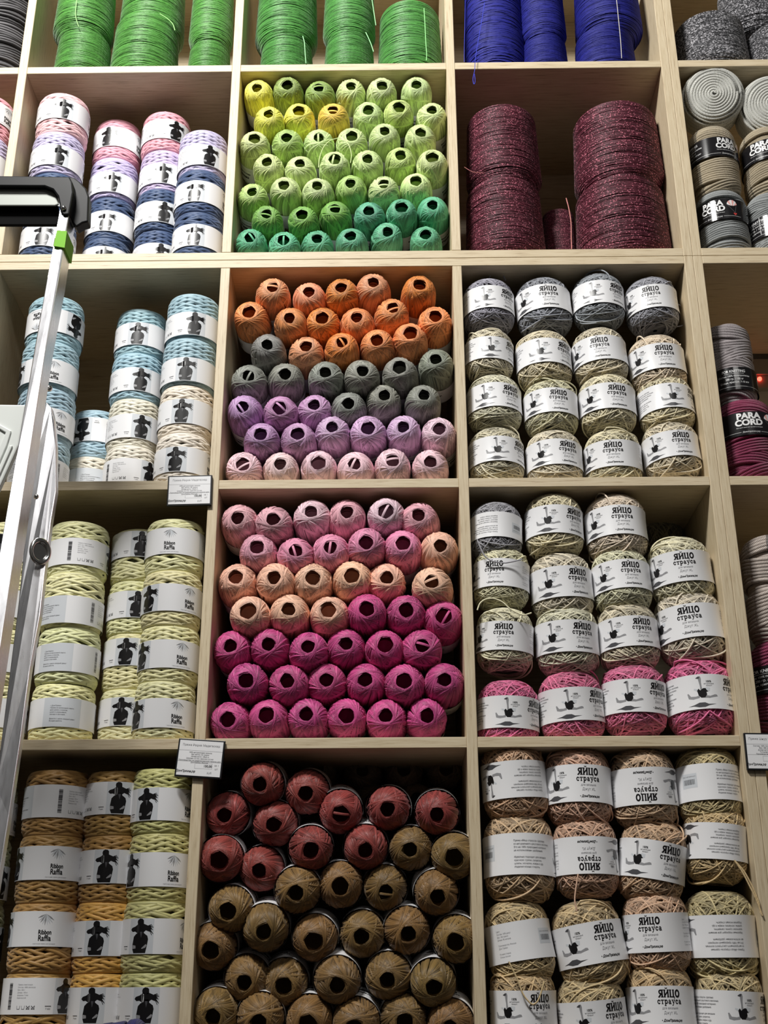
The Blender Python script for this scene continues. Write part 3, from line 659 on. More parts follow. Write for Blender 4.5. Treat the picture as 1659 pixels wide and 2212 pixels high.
# ---------------------------------------------------------------- ribbon rolls
CR = dict(pk=lin(244, 196, 204), pk2=lin(240, 172, 186), li=lin(204, 192, 226), nv=lin(62, 84, 122), bl=lin(166, 196, 210), cr=lin(240, 234, 214), ye=lin(234, 230, 178), oc=lin(176, 136, 74), or_=lin(226, 172, 84), ol=lin(206, 200, 134), gn=lin(176, 176, 130))
NR = dict(pk='pale pink', pk2='pink', li='lilac', nv='navy blue', bl='light blue', cr='cream', ye='pale yellow', oc='ochre brown', or_='amber', ol='olive yellow', gn='grey green')
FEAT = dict(sil=0, txt=83, bar=262, pan=179)
PLC = {0: 'topmost', 1: 'second from top', 2: 'third from top', 3: 'bottom'}
def roll_stack(floor_z, pitch, px, pyl, yc, R, where, s, ox, oy, rolls, group):
    """rolls listed from the top: (colour, label y, feature, feature x, flipped) in the measured crop's pixels"""
    n = len(rolls)
    ztop = floor_z + pitch * n; xc = x_for(px, yc, z_for(pyl, -.3, yc - R))
    for i, (c, ly, ft, fx, flip) in enumerate(rolls):
        zc = ztop - pitch * (i + .5); j = rnd.uniform(-.0012, .0012)
        x, y = xc + j, yc + rnd.uniform(-.0012, .0012)
        pos = 'only' if n == 1 else ('bottom' if i == n - 1 else PLC[i])
        o = thing('ribbon_roll', '%s ribbon roll, %s in %s' % (NR[c], pos, where), 'yarn roll', (x, y, zc - pitch / 2), (0, 0, 0), group)
        o.scale = (R / .0450, R / .0450, pitch / .0830)
        w = put('winding', ME_ROL[rnd.randint(0, 3)], o); w.location = (0, 0, .0415); w.rotation_euler = (0, 0, rnd.uniform(0, 6.28)); w.color = tuple(v * rnd.uniform(.95, 1.03) for v in CR[c][:3]) + (1,)
        l = put('paper_sleeve', ME_RLAB, o)
        if ly is None: off = 0
        else: off = max(-.016, min(.016, (z_for(oy + ly / s, x, y - R) - zc)))
        if fx is None: ang = math.radians(rnd.uniform(-30, 10))
        else:
            fpx = ox + fx / s; cpx = proj((x, y, zc))[0]; rp = FPX * R / 1.95 * 1.07
            ang = math.asin(max(-.97, min(.97, (fpx - cpx) / rp)))
        a = FEAT[ft] * (-1 if flip else 1)
        l.location = (0, 0, .0415 + off); l.rotation_euler = (Matrix.Rotation(view_az(x, y) + ang - math.radians(a), 3, 'Z') @ (Matrix.Rotation(math.pi, 3, 'Y') if flip else Matrix.Identity(3))).to_euler()
F1, F2, F3, F4 = .4093, .0075, -.3773, -.7619
g1 = 'ribbon rolls in the pink and navy cubby'; A = (2.963, 0, 0)
roll_stack(F1, .083, 135, 233, .046, .0450, 'leftmost stack, pink and navy cubby', *A, [('pk', 690, 'sil', 392, 0), ('li', 985, 'sil', 368, 0), ('nv', 1240, 'sil', 330, 0), ('nv', 1500, 'sil', 262, 0)], g1)
roll_stack(F1, .083, 254, 293, .112, .0430, 'second stack from left, pink and navy cubby', *A, [('pk2', 870, 'sil', 677, 0), ('li', 1160, 'sil', 712, 0), ('nv', 1410, 'sil', 673, 0), ('nv', 1640, 'sil', 655, 0)], g1)
roll_stack(F1, .083, 360, 277, .092, .0430, 'third stack from left, pink and navy cubby', *A, [('pk2', 820, 'sil', 1135, 0), ('li', 1105, 'sil', 1040, 0), ('nv', 1350, 'sil', 1055, 0), ('nv', 1620, 'sil', 1030, 0)], g1)
roll_stack(F1, .084, 438, 332, .046, .0430, 'rightmost stack, pink and navy cubby', *A, [('li', 985, 'sil', 1350, 0), ('nv', 1220, 'sil', 1240, 0), ('nv', 1500, 'sil', 1240, 0)], g1)
roll_stack(F1, .083, -27, 233, .046, .0450, 'stack at the far left edge, second row', *A, [('pk2', 690, 'txt', 50, 0), ('li', 1060, 'sil', -80, 0), ('li', 1250, 'sil', -120, 0), ('nv', 1500, 'sil', -100, 0)], 'ribbon rolls at the far left edge')
g2 = 'ribbon rolls in the blue and cream cubby'; A = (3.318, 0, 560)
roll_stack(F2, .082, 118, 690, .050, .0455, 'stack behind the ladder, light blue cubby', *A, [('bl', 430, 'txt', 255, 1), ('bl', 790, 'sil', 120, 0), ('bl', 1150, 'txt', 435, 0), ('bl', 1500, 'bar', 410, 0)], g2)
roll_stack(F2, .083, 206, 926, .130, .0430, 'short second stack, light blue cubby', *A, [('bl', 1215, 'sil', 572, 1), ('cr', 1580, 'pan', 640, 0)], g2)
roll_stack(F2, .082, 305, 720, .088, .0430, 'third stack, light blue cubby', *A, [('bl', 530, 'sil', 985, 0), ('bl', 855, 'sil', 1012, 0), ('cr', 1190, 'sil', 1018, 0), ('cr', 1510, 'sil', 1075, 0)], g2)
roll_stack(F2, .0825, 414, 705, .048, .0435, 'rightmost stack, light blue cubby', *A, [('bl', 480, 'sil', 1400, 0), ('bl', 785, 'sil', 1335, 0), ('cr', 1085, 'sil', 1303, 0), ('cr', 1430, 'sil', 1258, 0)], g2)
g3 = 'ribbon rolls in the pale yellow cubby'; A = (3.318, 0, 1060)
roll_stack(F3, .0815, 167, 1190, .052, .0455, 'stack right of ladder, pale yellow cubby', *A, [('ye', 430, 'bar', 500, 0), ('ye', 895, 'bar', 655, 0), ('ye', 1190, 'bar', 670, 0), ('ye', 1585, 'pan', 440, 0)], g3)
roll_stack(F3, .0815, 305, 1171, .085, .0430, 'middle stack, pale yellow cubby', *A, [('ye', 370, 'sil', 1010, 0), ('ye', 810, 'sil', 985, 0), ('ye', 1150, 'sil', 900, 0), ('ye', 1580, 'sil', 870, 0)], g3)
roll_stack(F3, .0815, 379, 1167, .044, .0440, 'rightmost stack, pale yellow cubby', *A, [('ye', 355, 'txt', 1212, 0), ('ye', 760, 'sil', 1075, 0), ('ye', 1165, 'sil', 1032, 0), ('ye', 1590, 'sil', 995, 0)], g3)
roll_stack(F3, .0815, 28, 1190, .055, .0450, 'stack hidden behind ladder, pale yellow cubby', *A, [('ye', 400, 'sil', 0, 0), ('ye', 800, 'sil', -20, 0), ('ye', 1190, 'sil', -40, 0), ('ye', 1585, 'sil', 150, 0)], g3)
g4 = 'ribbon rolls in the ochre cubby'; A = (3.318, 0, 1600)
roll_stack(F4, .0865, 122, 1730, .055, .0450, 'left stack, ochre cubby', *A, [('oc', 430, 'bar', 425, 0), ('oc', 875, 'txt', 397, 0), ('oc', 1350, 'txt', 315, 0), ('oc', 1830, 'bar', 100, 0)], g4)
roll_stack(F4, .0865, 253, 1724, .060, .0430, 'middle stack, ochre cubby', *A, [('oc', 410, 'sil', 848, 0), ('oc', 900, 'sil', 762, 0), ('or_', 1415, 'sil', 703, 0), ('or_', 1900, 'sil', 668, 0)], g4)
roll_stack(F4, .0865, 353, 1736, .046, .0435, 'right stack, ochre cubby', *A, [('ol', 450, 'sil', 1065, 0), ('ol', 920, 'sil', 968, 0), ('ol', 1400, 'sil', 1025, 0), ('ol', 1900, 'sil', 1050, 0)], g4)
roll_stack(F4, .0865, -34, 1730, .060, .0450, 'stack at left edge, ochre cubby', *A, [('gn', 570, 'txt', 100, 0), ('gn', 1000, 'sil', -10, 0), ('gn', 1450, 'sil', 0, 0), ('gn', 1900, 'sil', 0, 0)], g4)

# ---------------------------------------------------------------- jute balls
CJ = dict(gr=lin(150, 152, 158), ln=lin(216, 208, 180), pi=lin(214, 108, 150), du=lin(200, 164, 136), tn=lin(198, 174, 132), ln_shade=lin(140, 134, 112))  # last tint is linen with the shade of the cubby's back mixed in
NJ = dict(gr='slate grey', ln='linen beige', pi='rose pink', du='dusty brown', tn='tan', ln_shade='shaded linen')
FJ = dict(ttl=0, ost=-58, blk=70, bck=-135, bar=153)
def jute_cubby(s, ox, oy, rows, where, group, zs=1.04):
    k = 0
    for li, row in enumerate(rows):
        for bi, (x0, x1, ly, c, ft, fx, flip, tilt) in enumerate(row):
            R = .0462 * 1.0; yc = R + .001
            p0 = at(ox + x0 / s, oy + ly / s, yc - .01); p1 = at(ox + x1 / s, oy + ly / s, yc - .01)
            size = (p1[0] - p0[0]) / 2 / .0470; yc = .0462 * size
            zf = z_for(oy + ly / s, (p0[0] + p1[0]) / 2, yc - .043 * size)
            x = x_for(ox + (x0 + x1) / 2 / s, yc, zf)
            o = thing('jute_ball', '%s jute ball, %s from left, %s row, %s' % (NJ[c], ORD[bi], ORD[li], where), 'yarn ball', (x, yc, zf), (rnd.uniform(-.05, .05), math.radians(-tilt), 0), group)
            o.scale = (size, size, size * zs)
            w = put('winding', ME_JUT[k % 5], o); w.rotation_euler = (0, 0, rnd.uniform(0, 6.28)); w.color = tuple(v * rnd.uniform(.93, 1.05) for v in CJ[c][:3]) + (1,)
            l = put('paper_band', ME_JLAB, o)
            cpx = ox + (x0 + x1) / 2 / s; rp = (x1 - x0) / 2 / s * .94
            ang = math.asin(max(-.95, min(.95, (ox + fx / s - cpx) / rp)))
            a = math.radians(FJ[ft] * (-1 if flip else 1))
            l.rotation_euler = (Matrix.Rotation(view_az(x, yc) + ang - a, 3, 'Z') @ (Matrix.Rotation(math.pi, 3, 'Y') if flip else Matrix.Identity(3))).to_euler()
            JO[(where[:5], li, bi)] = (o, w.color[:])
            k += 1
JO = {}
t_ = 'ttl'
jute_cubby(2.373, 960, 540, [
 [(92, 362, 240, 'gr', t_, 325, 0, 0), (363, 655, 240, 'gr', t_, 540, 0, 3), (652, 925, 212, 'gr', t_, 885, 0, 0), (925, 1200, 232, 'gr', t_, 1067, 0, 3)],
 [(100, 357, 497, 'ln', 'ost', 243, 0, -2), (362, 655, 518, 'ln', t_, 618, 0, 0), (652, 940, 500, 'ln', t_, 803, 0, 3), (942, 1238, 540, 'ln', t_, 1135, 0, 3)],
 [(112, 400, 745, 'ln', t_, 342, 0, 0), (402, 688, 770, 'ln', t_, 590, 0, 0), (685, 985, 745, 'ln', t_, 890, 0, 0), (988, 1280, 750, 'ln', 'ost', 1175, 0, 2)],
 [(120, 412, 1022, 'ln', 'ost', 275, 0, 0), (414, 712, 1037, 'ln', t_, 637, 0, 0), (714, 1015, 1035, 'ln', t_, 870, 0, 0), (1015, 1312, 990, 'ln', t_, 1222, 0, 4)]],
 'grey and linen cubby', 'jute balls in the grey and linen cubby')
jute_cubby(2.373, 960, 1040, [
 [(128, 402, 222, 'gr', 'bar', 368, 1, -2), (408, 715, 192, 'ln', t_, 667, 0, -1), (718, 1040, 200, 'ln', t_, 918, 0, 1)],
 [(142, 440, 465, 'ln', t_, 258, 0, -3), (436, 765, 508, 'ln', t_, 688, 0, 2), (752, 1062, 478, 'ln', t_, 962, 0, 2), (1045, 1375, 428, 'ln', t_, 1238, 0, 4)],
 [(158, 460, 785, 'ln', t_, 305, 0, -3), (462, 795, 785, 'ln', t_, 710, 0, 0), (782, 1102, 768, 'ln', t_, 1018, 0, 2), (1080, 1440, 715, 'ln', t_, 1265, 0, 4)],
 [(162, 490, 1175, 'pi', 'ost', 330, 0, -2), (480, 822, 1135, 'pi', 'ost', 642, 0, 2), (800, 1142, 1095, 'pi', 'ost', 950, 0, -1), (1128, 1492, 1085, 'pi', 'ost', 1325, 0, 1)]],
 'linen and rose pink cubby', 'jute balls in the linen and rose pink cubby', 1.08)
jute_cubby(2.373, 960, 1580, [
 [(185, 530, 240, 'du', 'ost', 243, 1, 3), (512, 862, 268, 'du', t_, 738, 0, -1), (848, 1195, 275, 'du', t_, 1032, 1, 1), (1180, 1522, 262, 'tn', 'bar', 1265, 0, 0)],
 [(192, 572, 635, 'du', 'bck', 430, 0, 0), (553, 895, 635, 'du', t_, 742, 1, 0), (885, 1240, 655, 'du', t_, 1157, 0, -10), (1220, 1555, 562, 'tn', 'ost', 1262, 1, -5)],
 [(208, 560, 1078, 'tn', 'bar', 515, 0, 8), (560, 932, 1088, 'tn', t_, 832, 0, 9), (915, 1262, 1025, 'du', t_, 1057, 0, 2), (1225, 1605, 1045, 'tn', 'ost', 1255, 1, 0)],
 [(228, 582, 1428, 'tn', t_, 490, 0, 0), (578, 945, 1480, 'tn', t_, 878, 0, 5), (932, 1288, 1415, 'tn', t_, 1155, 0, 0), (1278, 1642, 1435, 'tn', 'ost', 1525, 0, -3)]],
 'dusty and tan cubby', 'jute balls in the dusty and tan cubby', 1.17)
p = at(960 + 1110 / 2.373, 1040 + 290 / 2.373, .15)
o = thing('jute_ball', 'linen jute ball darkened for shadow at the back of the linen and rose pink cubby', 'yarn ball', (p[0], .19, p[2]), group='jute balls in the linen and rose pink cubby'); o.scale = (1.02,) * 3
w = put('winding', ME_JUT[0], o); w.color = CJ['ln_shade']

# ---------------------------------------------------------------- big thread spools
def tail(par, pts, r, mat, col, name='loose_thread'):
    g = G(); P = np.array(pts, float); n = len(P); m = (n - 1) * 5 + 1; t = np.linspace(0, n - 1, m)
    Q = np.stack([np.interp(t, range(n), P[:, i]) for i in range(3)], 1)
    for _ in range(3): Q[1:-1] = (Q[:-2] + Q[2:] + 2 * Q[1:-1]) / 4
    sweep(g, Q, np.tile([0, -1., 0], (m, 1)), ring_prof(r, 5), closed=False, pclosed=True, shade=1.0)
    o = put(name, g.mesh(name, mat), par); o.color = col
    if par: o.matrix_parent_inverse = Matrix.LocRotScale(par.location, par.rotation_euler, par.scale).inverted()
    return o
SM = {}
def spool(cxpx, toppy, R, H, floor_z, yc, mat, key, col, label, group, lean=0):
    z = floor_z + H
    x = x_for(cxpx, yc, floor_z + 2 * H)
    o = thing('thread_spool', label, 'yarn spool', (x, yc, z), (0, 0, 0), group)
    o.scale = (R / .065, R / .065, H / .078); w = put('winding', ME_SP[rnd.randint(0, 1)], o); w.material_slots[0].link = 'OBJECT'; w.material_slots[0].material = mat; w.color = col; w.rotation_euler = (0, 0, rnd.uniform(0, 6.28))
    return o
F0 = ZT['S0'][1] + .0001
GR = lin(84, 156, 58); GR2 = lin(76, 152, 60); gg = 'green thread spools in the top row'
a1 = spool(545 / 2.963, 0, .049, .046, F0, .052, M_THR, 'g', GR, 'grass green spool, lower left in the left green cubby', gg)
a2 = spool(945 / 2.963, 0, .060, .066, F0, .064, M_THR, 'g', GR, 'widest grass green spool, lower middle in the left green cubby', gg)
a3 = spool(1345 / 2.963, 0, .038, .033, F0, .045, M_THR, 'g', GR, 'low grass green spool, lower right in the left green cubby', gg)
a4 = spool(570 / 2.963, 0, .053, .072, F0 + .0925, .056, M_THR, 'g', GR, 'grass green spool stacked upper left in the left green cubby', gg)
a5 = spool(995 / 2.963, 0, .060, .07, F0 + .1325, .100, M_THR, 'g', GR, 'grass green spool stacked upper middle in the left green cubby', gg)
a6 = spool(1370 / 2.963, 0, .039, .072, F0 + .0665, .046, M_THR, 'g', GR, 'grass green spool stacked upper right in the left green cubby', gg)
b1 = spool(480 + 447 / 3.19, 0, .048, .038, F0, .055, M_THR, 'g', GR2, 'emerald green spool, lower left in the right green cubby', gg)
b2 = spool(480 + 877 / 3.19, 0, .045, .040, F0, .050, M_THR, 'g', GR2, 'emerald green spool, lower middle in the right green cubby', gg)
b3 = spool(480 + 1290 / 3.19, 0, .058, .080, F0, .068, M_THR, 'g', GR2, 'tall wide emerald green spool at right of the right green cubby', gg)
b4 = spool(480 + 455 / 3.19, 0, .056, .075, F0 + .0765, .062, M_THR, 'g', GR2, 'emerald green spool stacked upper left in the right green cubby', gg)
b5 = spool(480 + 878 / 3.19, 0, .047, .07, F0 + .0805, .052, M_THR, 'g', GR2, 'emerald green spool stacked upper middle in the right green cubby', gg)
BL = lin(20, 26, 136); gb = 'royal blue thread spools'
c1 = spool(960 + 240 / 2.373, 0, .054, .12, F0, .060, M_BLU, 'b', BL, 'tall royal blue spool at left of the blue cubby', gb)
c2 = spool(960 + 510 / 2.373, 0, .041, .036, F0, .048, M_BLU, 'b', BL, 'royal blue spool, lower middle in the blue cubby', gb)
c3 = spool(960 + 815 / 2.373, 0, .054, .046, F0, .060, M_BLU, 'b', BL, 'royal blue spool, lower right in the blue cubby', gb)
c4 = spool(960 + 490 / 2.373, 0, .041, .07, F0 + .0725, .050, M_BLU, 'b', BL, 'royal blue spool stacked upper middle in the blue cubby', gb)
c5 = spool(960 + 820 / 2.373, 0, .060, .07, F0 + .0925, .066, M_BLU, 'b', BL, 'royal blue spool stacked upper right in the blue cubby', gb)
MA = lin(92, 18, 42); gm = 'maroon metallic thread spools'
d1 = spool(960 + 300 / 2.373, 0, .0665, .0765, F1, .072, M_LUR, 'm', MA, 'maroon metallic spool, lower left in the maroon cubby', gm)
d2 = spool(960 + 290 / 2.373, 0, .0640, .0765, F1 + .1535, .072, M_LUR, 'm', MA, 'maroon metallic spool stacked upper left in the maroon cubby', gm)
d3 = spool(960 + 895 / 2.373, 0, .0790, .0770, F1, .084, M_LUR, 'm', MA, 'wide maroon metallic spool, lower right in the maroon cubby', gm)
d4 = spool(960 + 870 / 2.373, 0, .0770, .0790, F1 + .1545, .084, M_LUR, 'm', MA, 'wide maroon metallic spool stacked upper right in the maroon cubby', gm)
d5 = spool(1205, 0, .030, (at(1203, 447, .100)[2] - F1) / 2, F1, .131, M_LUR, 'm', MA, 'small maroon spool between the two big maroon stacks', gm)
ML = lin(62, 62, 66); gk = 'speckled charcoal spools'
e1 = spool(960 + 1350 / 2.373, 0, .066, .062, F0, .072, M_MEL, 'k', ML, 'speckled charcoal spool, lower left above the white cord cakes', gk)
e2 = spool(960 + 1700 / 2.373, 0, .060, .050, F0, .068, M_MEL, 'k', ML, 'speckled charcoal spool at the right edge above the cord cakes', gk)
e3 = spool(960 + 1560 / 2.373, 0, .062, .06, F0 + .1245, .10, M_MEL, 'k', ML, 'speckled charcoal spool stacked behind the lower charcoal pair', gk)
def pts3(L, Y): return [at(x, y, Y) for x, y in L]
tail(a4, pts3([(166, 0), (163, 22), (164, 40), (170, 58)], -.001), .0008, M_THR, lin(150, 215, 120))
tail(a2, pts3([(345, 30), (362, 40), (374, 52), (378, 66)], -.002), .0008, M_THR, lin(150, 215, 120))
tail(b1, pts3([(654, 78), (658, 92), (659, 112), (661, 137)], -.001), .0008, M_THR, lin(150, 225, 150))
tail(b2, pts3([(790, 70), (796, 82), (802, 96), (807, 112)], .0), .0008, M_THR, lin(150, 225, 150))
tail(b3, pts3([(916, 18), (918, 50), (920, 95), (922, 118), (921, 131)], .004), .0008, M_THR, lin(140, 220, 130))
tail(b5, pts3([(803, -5), (806, 15), (809, 35), (812, 55)], .0), .0008, M_THR, lin(150, 225, 150))
tail(c1, pts3([(1047, 5), (1040, 50), (1031, 100), (1026, 133), (1026, 150), (1021, 172), (1024, 184), (1027, 176), (1025, 160)], -.006), .0006, M_BLU, lin(52, 62, 190))
tail(c1, pts3([(1005, 0), (1004, 60), (1003, 100), (1003, 134)], .004), .0005, M_BLU, lin(52, 62, 190))
tail(c5, pts3([(1332, 0), (1336, 40), (1341, 90), (1343, 126)], .001), .0007, M_THR, lin(190, 185, 175))
tail(d3, pts3([(1223, 428), (1229, 450), (1234, 480), (1234, 515), (1235, 538)], .01), .0009, M_LUR, lin(190, 120, 110))
tail(d1, pts3([(1003, 361), (1020, 372), (1045, 374)], .006), .0005, M_LUR, lin(190, 120, 110))

# ---------------------------------------------------------------- cord skeins on the right
KC = dict(wh=lin(240, 240, 232), be=lin(206, 190, 160), gy=lin(176, 180, 180), lg=lin(186, 176, 178), rs=lin(150, 34, 84), lb=lin(214, 200, 190))
def skein(px, py, yc, R, hh, c, label, var, ft=None, ly=None, roll=0.0, band=True, z=None):
    zc = z
    x = x_for(px, yc, zc)
    o = thing('cord_skein', label, 'cord skein', (x, yc, zc), (0, roll, 0), 'cord skeins in the right hand cubbies')
    o.scale = (R / .0440, R / .0440, hh / .070)
    w = put('winding', ME_CORD[var], o); w.color = KC[c]; w.rotation_euler = (0, 0, rnd.uniform(0, 6.28))
    if band:
        l = put('paper_band', ME_CLAB, o); l.scale = (1, 1, .070 / hh)
        l.location = (0, 0, (z_for(ly, x, yc - R) - zc) / (hh / .07) if ly else 0)
        cpx = proj((x, yc, zc))[0]; rp = FPX * R / 1.93
        ang = math.asin(max(-.97, min(.97, (ft[1] - cpx) / rp)))
        l.rotation_euler = (0, 0, view_az(x, yc) + ang - math.radians({'ttl': 0, 'kn': -95}[ft[0]]))
    return o
skein(960 + 1425 / 2.373, 0, .046, .0440, .060, 'gy', 'grey twisted cord skein, bottom left under the beige one', 0, ('ttl', 960 + 1392 / 2.373), 1068 / 2.373, z=F1 + .060)
skein(960 + 1382 / 2.373, 0, .046, .0420, .066, 'be', 'beige twisted cord skein under the white cord cake', 1, ('ttl', 960 + 1462 / 2.373), 748 / 2.373, z=F1 + .121 + .067)
skein(960 + 1690 / 2.373, 0, .050, .0455, .060, 'gy', 'grey twisted cord skein at the right edge, bottom of its stack', 2, ('kn', 960 + 1605 / 2.373), 1140 / 2.373, z=F1 + .060)
skein(960 + 1665 / 2.373, 0, .052, .0460, .066, 'be', 'beige twisted cord skein at the right edge under a white cake', 0, ('ttl', 960 + 1640 / 2.373), 755 / 2.373, z=F1 + .121 + .067)
for px, py, lab in ((1375, 455, 'white cord cake with its spiral end facing out, top left'), (1672, 500, 'white cord cake at the right edge, spiral end facing out')):
    p = at(960 + px / 2.373, py / 2.373, .02)
    o = thing('cord_cake', lab, 'cord cake', (p[0] + .004, .052, p[2] - .004), (math.radians(108), 0, math.radians(-8)), 'white cord cakes')
    w = put('winding', ME_CAKE, o); w.color = KC['wh']
skein(960 + 1468 / 2.373, 0, .052, .0370, .070, 'lg', 'mauve grey cord skein standing on the raspberry skein', 1, ('kn', 960 + 1480 / 2.373), 540 + 655 / 2.373, z=F2 + .137 + .070)
skein(960 + 1552 / 2.373, 0, .052, .0465, .068, 'rs', 'raspberry cord skein under the mauve grey skein', 2, ('ttl', 960 + 1577 / 2.373), 540 + 885 / 2.373, z=F2 + .068)
skein(1680, 0, .062, .0500, .080, 'lb', 'pale beige cord skein on the raspberry one, right edge', 0, None, None, z=F3 + .1415 + .080, band=False)
skein(1700, 0, .058, .0540, .070, 'rs', 'raspberry cord skein under the pale beige skein, right edge', 1, ('kn', 1668), 1460, z=F3 + .070)
skein(1590, 0, .22, .040, .150, 'gy', 'shadowed grey cord skein behind the pale beige skein', 2, None, None, z=F3 + .15, band=False)
skein(1688, 0, .22, .040, .152, 'gy', 'second shadowed grey skein at the right edge behind the pale one', 1, None, None, z=F3 + .152, band=False)
# charcoal ribbon yarn at the top left corner
me = rings_mesh('ribbon_winding', 5, cord_r(.055, .07), .07, 22, .0032, .010, M_CHA, 56, 6, 4, .0003, .003)
for i, (zz, lb) in enumerate(((F0 + .058, 'charcoal ribbon yarn cake, lower one in the top left corner'), (F0 + .116 + .06, 'charcoal ribbon yarn cake, upper one in the top left corner'))):
    o = thing('yarn_cake', lb, 'yarn cake', (-.622, .06, zz), (0, 0, i * 1.0), 'charcoal ribbon cakes'); o.scale = (1, 1, .83); w = put('winding', me, o); w.color = lin(92, 90, 92)
# indicator lamp strip on the wall
q = at(1640, 820, .30)
o = thing('cable_duct', 'grey wall strip with a glowing red indicator lamp behind the skeins', 'power strip', (q[0], .305, q[2]))
g = G(); box(g, (-.05, -.006, -.018), (.16, .007, .008)); bev(put('duct', g.mesh('duct', M_STRIP, False, False), o))
g = G(); box(g, (-.05, -.010, .0085), (.16, .007, .040)); bev(put('duct_cover', g.mesh('duct_cover', M_STRIP, False, False), o))
g = G(); lathe(g, [(.0001, .004), (.0028, .003), (.004, .0), (.004, -.004)], 16); me = g.mesh('lamp', M_LED); l = put('indicator_lamp', me, o); l.location = (0, -.008, 0); l.rotation_euler = (math.pi / 2, 0, 0)

# stray strand looping out of a lime raffia ball
for L in ([(731, 298), (712, 303), (698, 318), (690, 340), (688, 362)], [(743, 300), (755, 315), (760, 335), (757, 352)]):
    o_ = BALLS[('lime', 2, 2)]; o_b = tail(None, pts3(L, -.008), .0007, M_RAF, C['lime'], 'loose_strand'); o_b.parent = o_
    bpy.context.view_layer.update(); o_b.matrix_parent_inverse = o_.matrix_world.inverted()
# stray twine ends of the jute balls
for key, L, Y in ((('grey ', 0, 0), [(1054, 606), (1062, 590), (1070, 578), (1079, 577), (1084, 586), (1092, 606)], .03), (('grey ', 0, 3), [(1452, 652), (1466, 658), (1480, 666), (1490, 676), (1486, 692), (1474, 704), (1460, 706)], .05),
    (('dusty', 1, 1), [(1249, 1888), (1244, 1920), (1241, 1945), (1246, 1968)], -.005), (('dusty', 1, 3), [(1586, 1858), (1605, 1885), (1621, 1917), (1635, 1945), (1647, 1978)], -.003), (('dusty', 1, 3), [(1586, 1858), (1608, 1882), (1627, 1918), (1640, 1950), (1643, 1972)], -.002),
    (('dusty', 2, 0), [(1099, 2077), (1118, 2115), (1130, 2150), (1150, 2172), (1163, 2163), (1176, 2120)], -.006), (('linen', 0, 0), [(1031, 1166), (1045, 1200), (1062, 1213), (1092, 1217), (1128, 1208)], -.004),
    (('linen', 1, 0), [(1031, 1318), (1036, 1303), (1048, 1294), (1066, 1292), (1086, 1300), (1104, 1318), (1130, 1330), (1148, 1324)], -.005), (('linen', 0, 2), [(1328, 1072), (1335, 1062), (1346, 1055), (1354, 1062), (1354, 1078)], .035)):
    o_, c_ = JO[key]; o_b = tail(None, pts3(L, Y), .0011, M_JUT, c_)
    o_b.parent = o_; bpy.context.view_layer.update(); o_b.matrix_parent_inverse = o_.matrix_world.inverted()

# ---------------------------------------------------------------- price tags
def tag(px0, py0, px1, py1, rot, label, lines, title, Y=-.004):
    a = at(px0, py0, Y); b = at(px1, py1, Y); w, h = (b[0] - a[0]) / 2, (a[2] - b[2]) / 2
    o = thing('price_tag', label, 'price tag', ((a[0] + b[0]) / 2, Y, (a[2] + b[2]) / 2), (0, rot, 0), 'price tags on the shelf edges')
    g = G(); box(g, (-w, -.0012, -h), (w, .0030, h)); bev(put('holder', g.mesh('holder', M_HOLD, False, False), o), .0006)
    p = Print(); ww, hh = w - .0022, h - .0022
    p.text(0, hh * .74, title, .0040, 2, 2); p.rect(-ww, hh * .42, ww, hh * .42 + .0003, 2); p.rect(-ww, -hh * .20, ww, -hh * .20 + .0003, 2)
    for i, t in enumerate(lines): p.text(0, hh * .32 - i * .0027, t, .0025, 4, 2)
    for r in ((-.2 * ww, -hh * .58, .6 * ww, -hh * .57), (-.2 * ww, -hh * .28, .6 * ww, -hh * .27), (-.2 * ww, -hh * .58, -.19 * ww, -hh * .27), (.59 * ww, -hh * .58, .6 * ww, -hh * .27)): p.rect(*r, 2)
    p.text(.40 * ww, -hh * .43, '150,00', .0042, 1, 2, bold=.00008); p.text(.8 * ww, -hh * .36, 'за 1', .0034, 2, 2); p.text(.8 * ww, -hh * .56, 'шт', .0034, 2, 2); p.text(.5 * ww, -hh * .80, 'руб', .0036, 2, 2)
    p.text(-.60 * ww, -hh * .76, 'ДомПряжи.рф', .0042, 1, 2, bold=.00006, shear=.3, sx=.9)
    g = G(); box(g, (-ww, -.0018, -hh), (ww, -.0013, hh), 0)
    for pts, faces, mi, lf in p.items:
        g.add(np.stack([pts[:, 0], np.full(len(pts), -.0018 - .0001 * lf), pts[:, 1]], 1), faces, mi)
    put('paper', g.mesh('paper', PAPER, False, False), o)
LT = ['100% натуральная пальма', 'Вес нитки: 40 грамм', 'Длина нити: 150±5 м', 'Ширина 3,5 мм, крючок 2-3 мм', 'Производство: из мадагаскарской пальмы для', 'ДомПряжи, Россия']
tag(364, 1028, 456, 1092, math.radians(-1), 'price tag under the cream rolls at the end of the blue cubby', LT, 'Пряжа Рафия Мадагаскар')
tag(384, 1598, 481, 1680, math.radians(4), 'price tag tilted to the right under the pale yellow rolls', LT, 'Пряжа Рафия Мадагаскар')
tag(1605, 1584, 1704, 1664, math.radians(1), 'price tag cut by the right edge of the picture', ['Состав: 100% полипропилен', 'Вес: 200 грамм', 'Длина нити: 100 м', 'Толщина 4 мм', 'Производство: Россия'], 'Пряжа Шнур ПараCord')

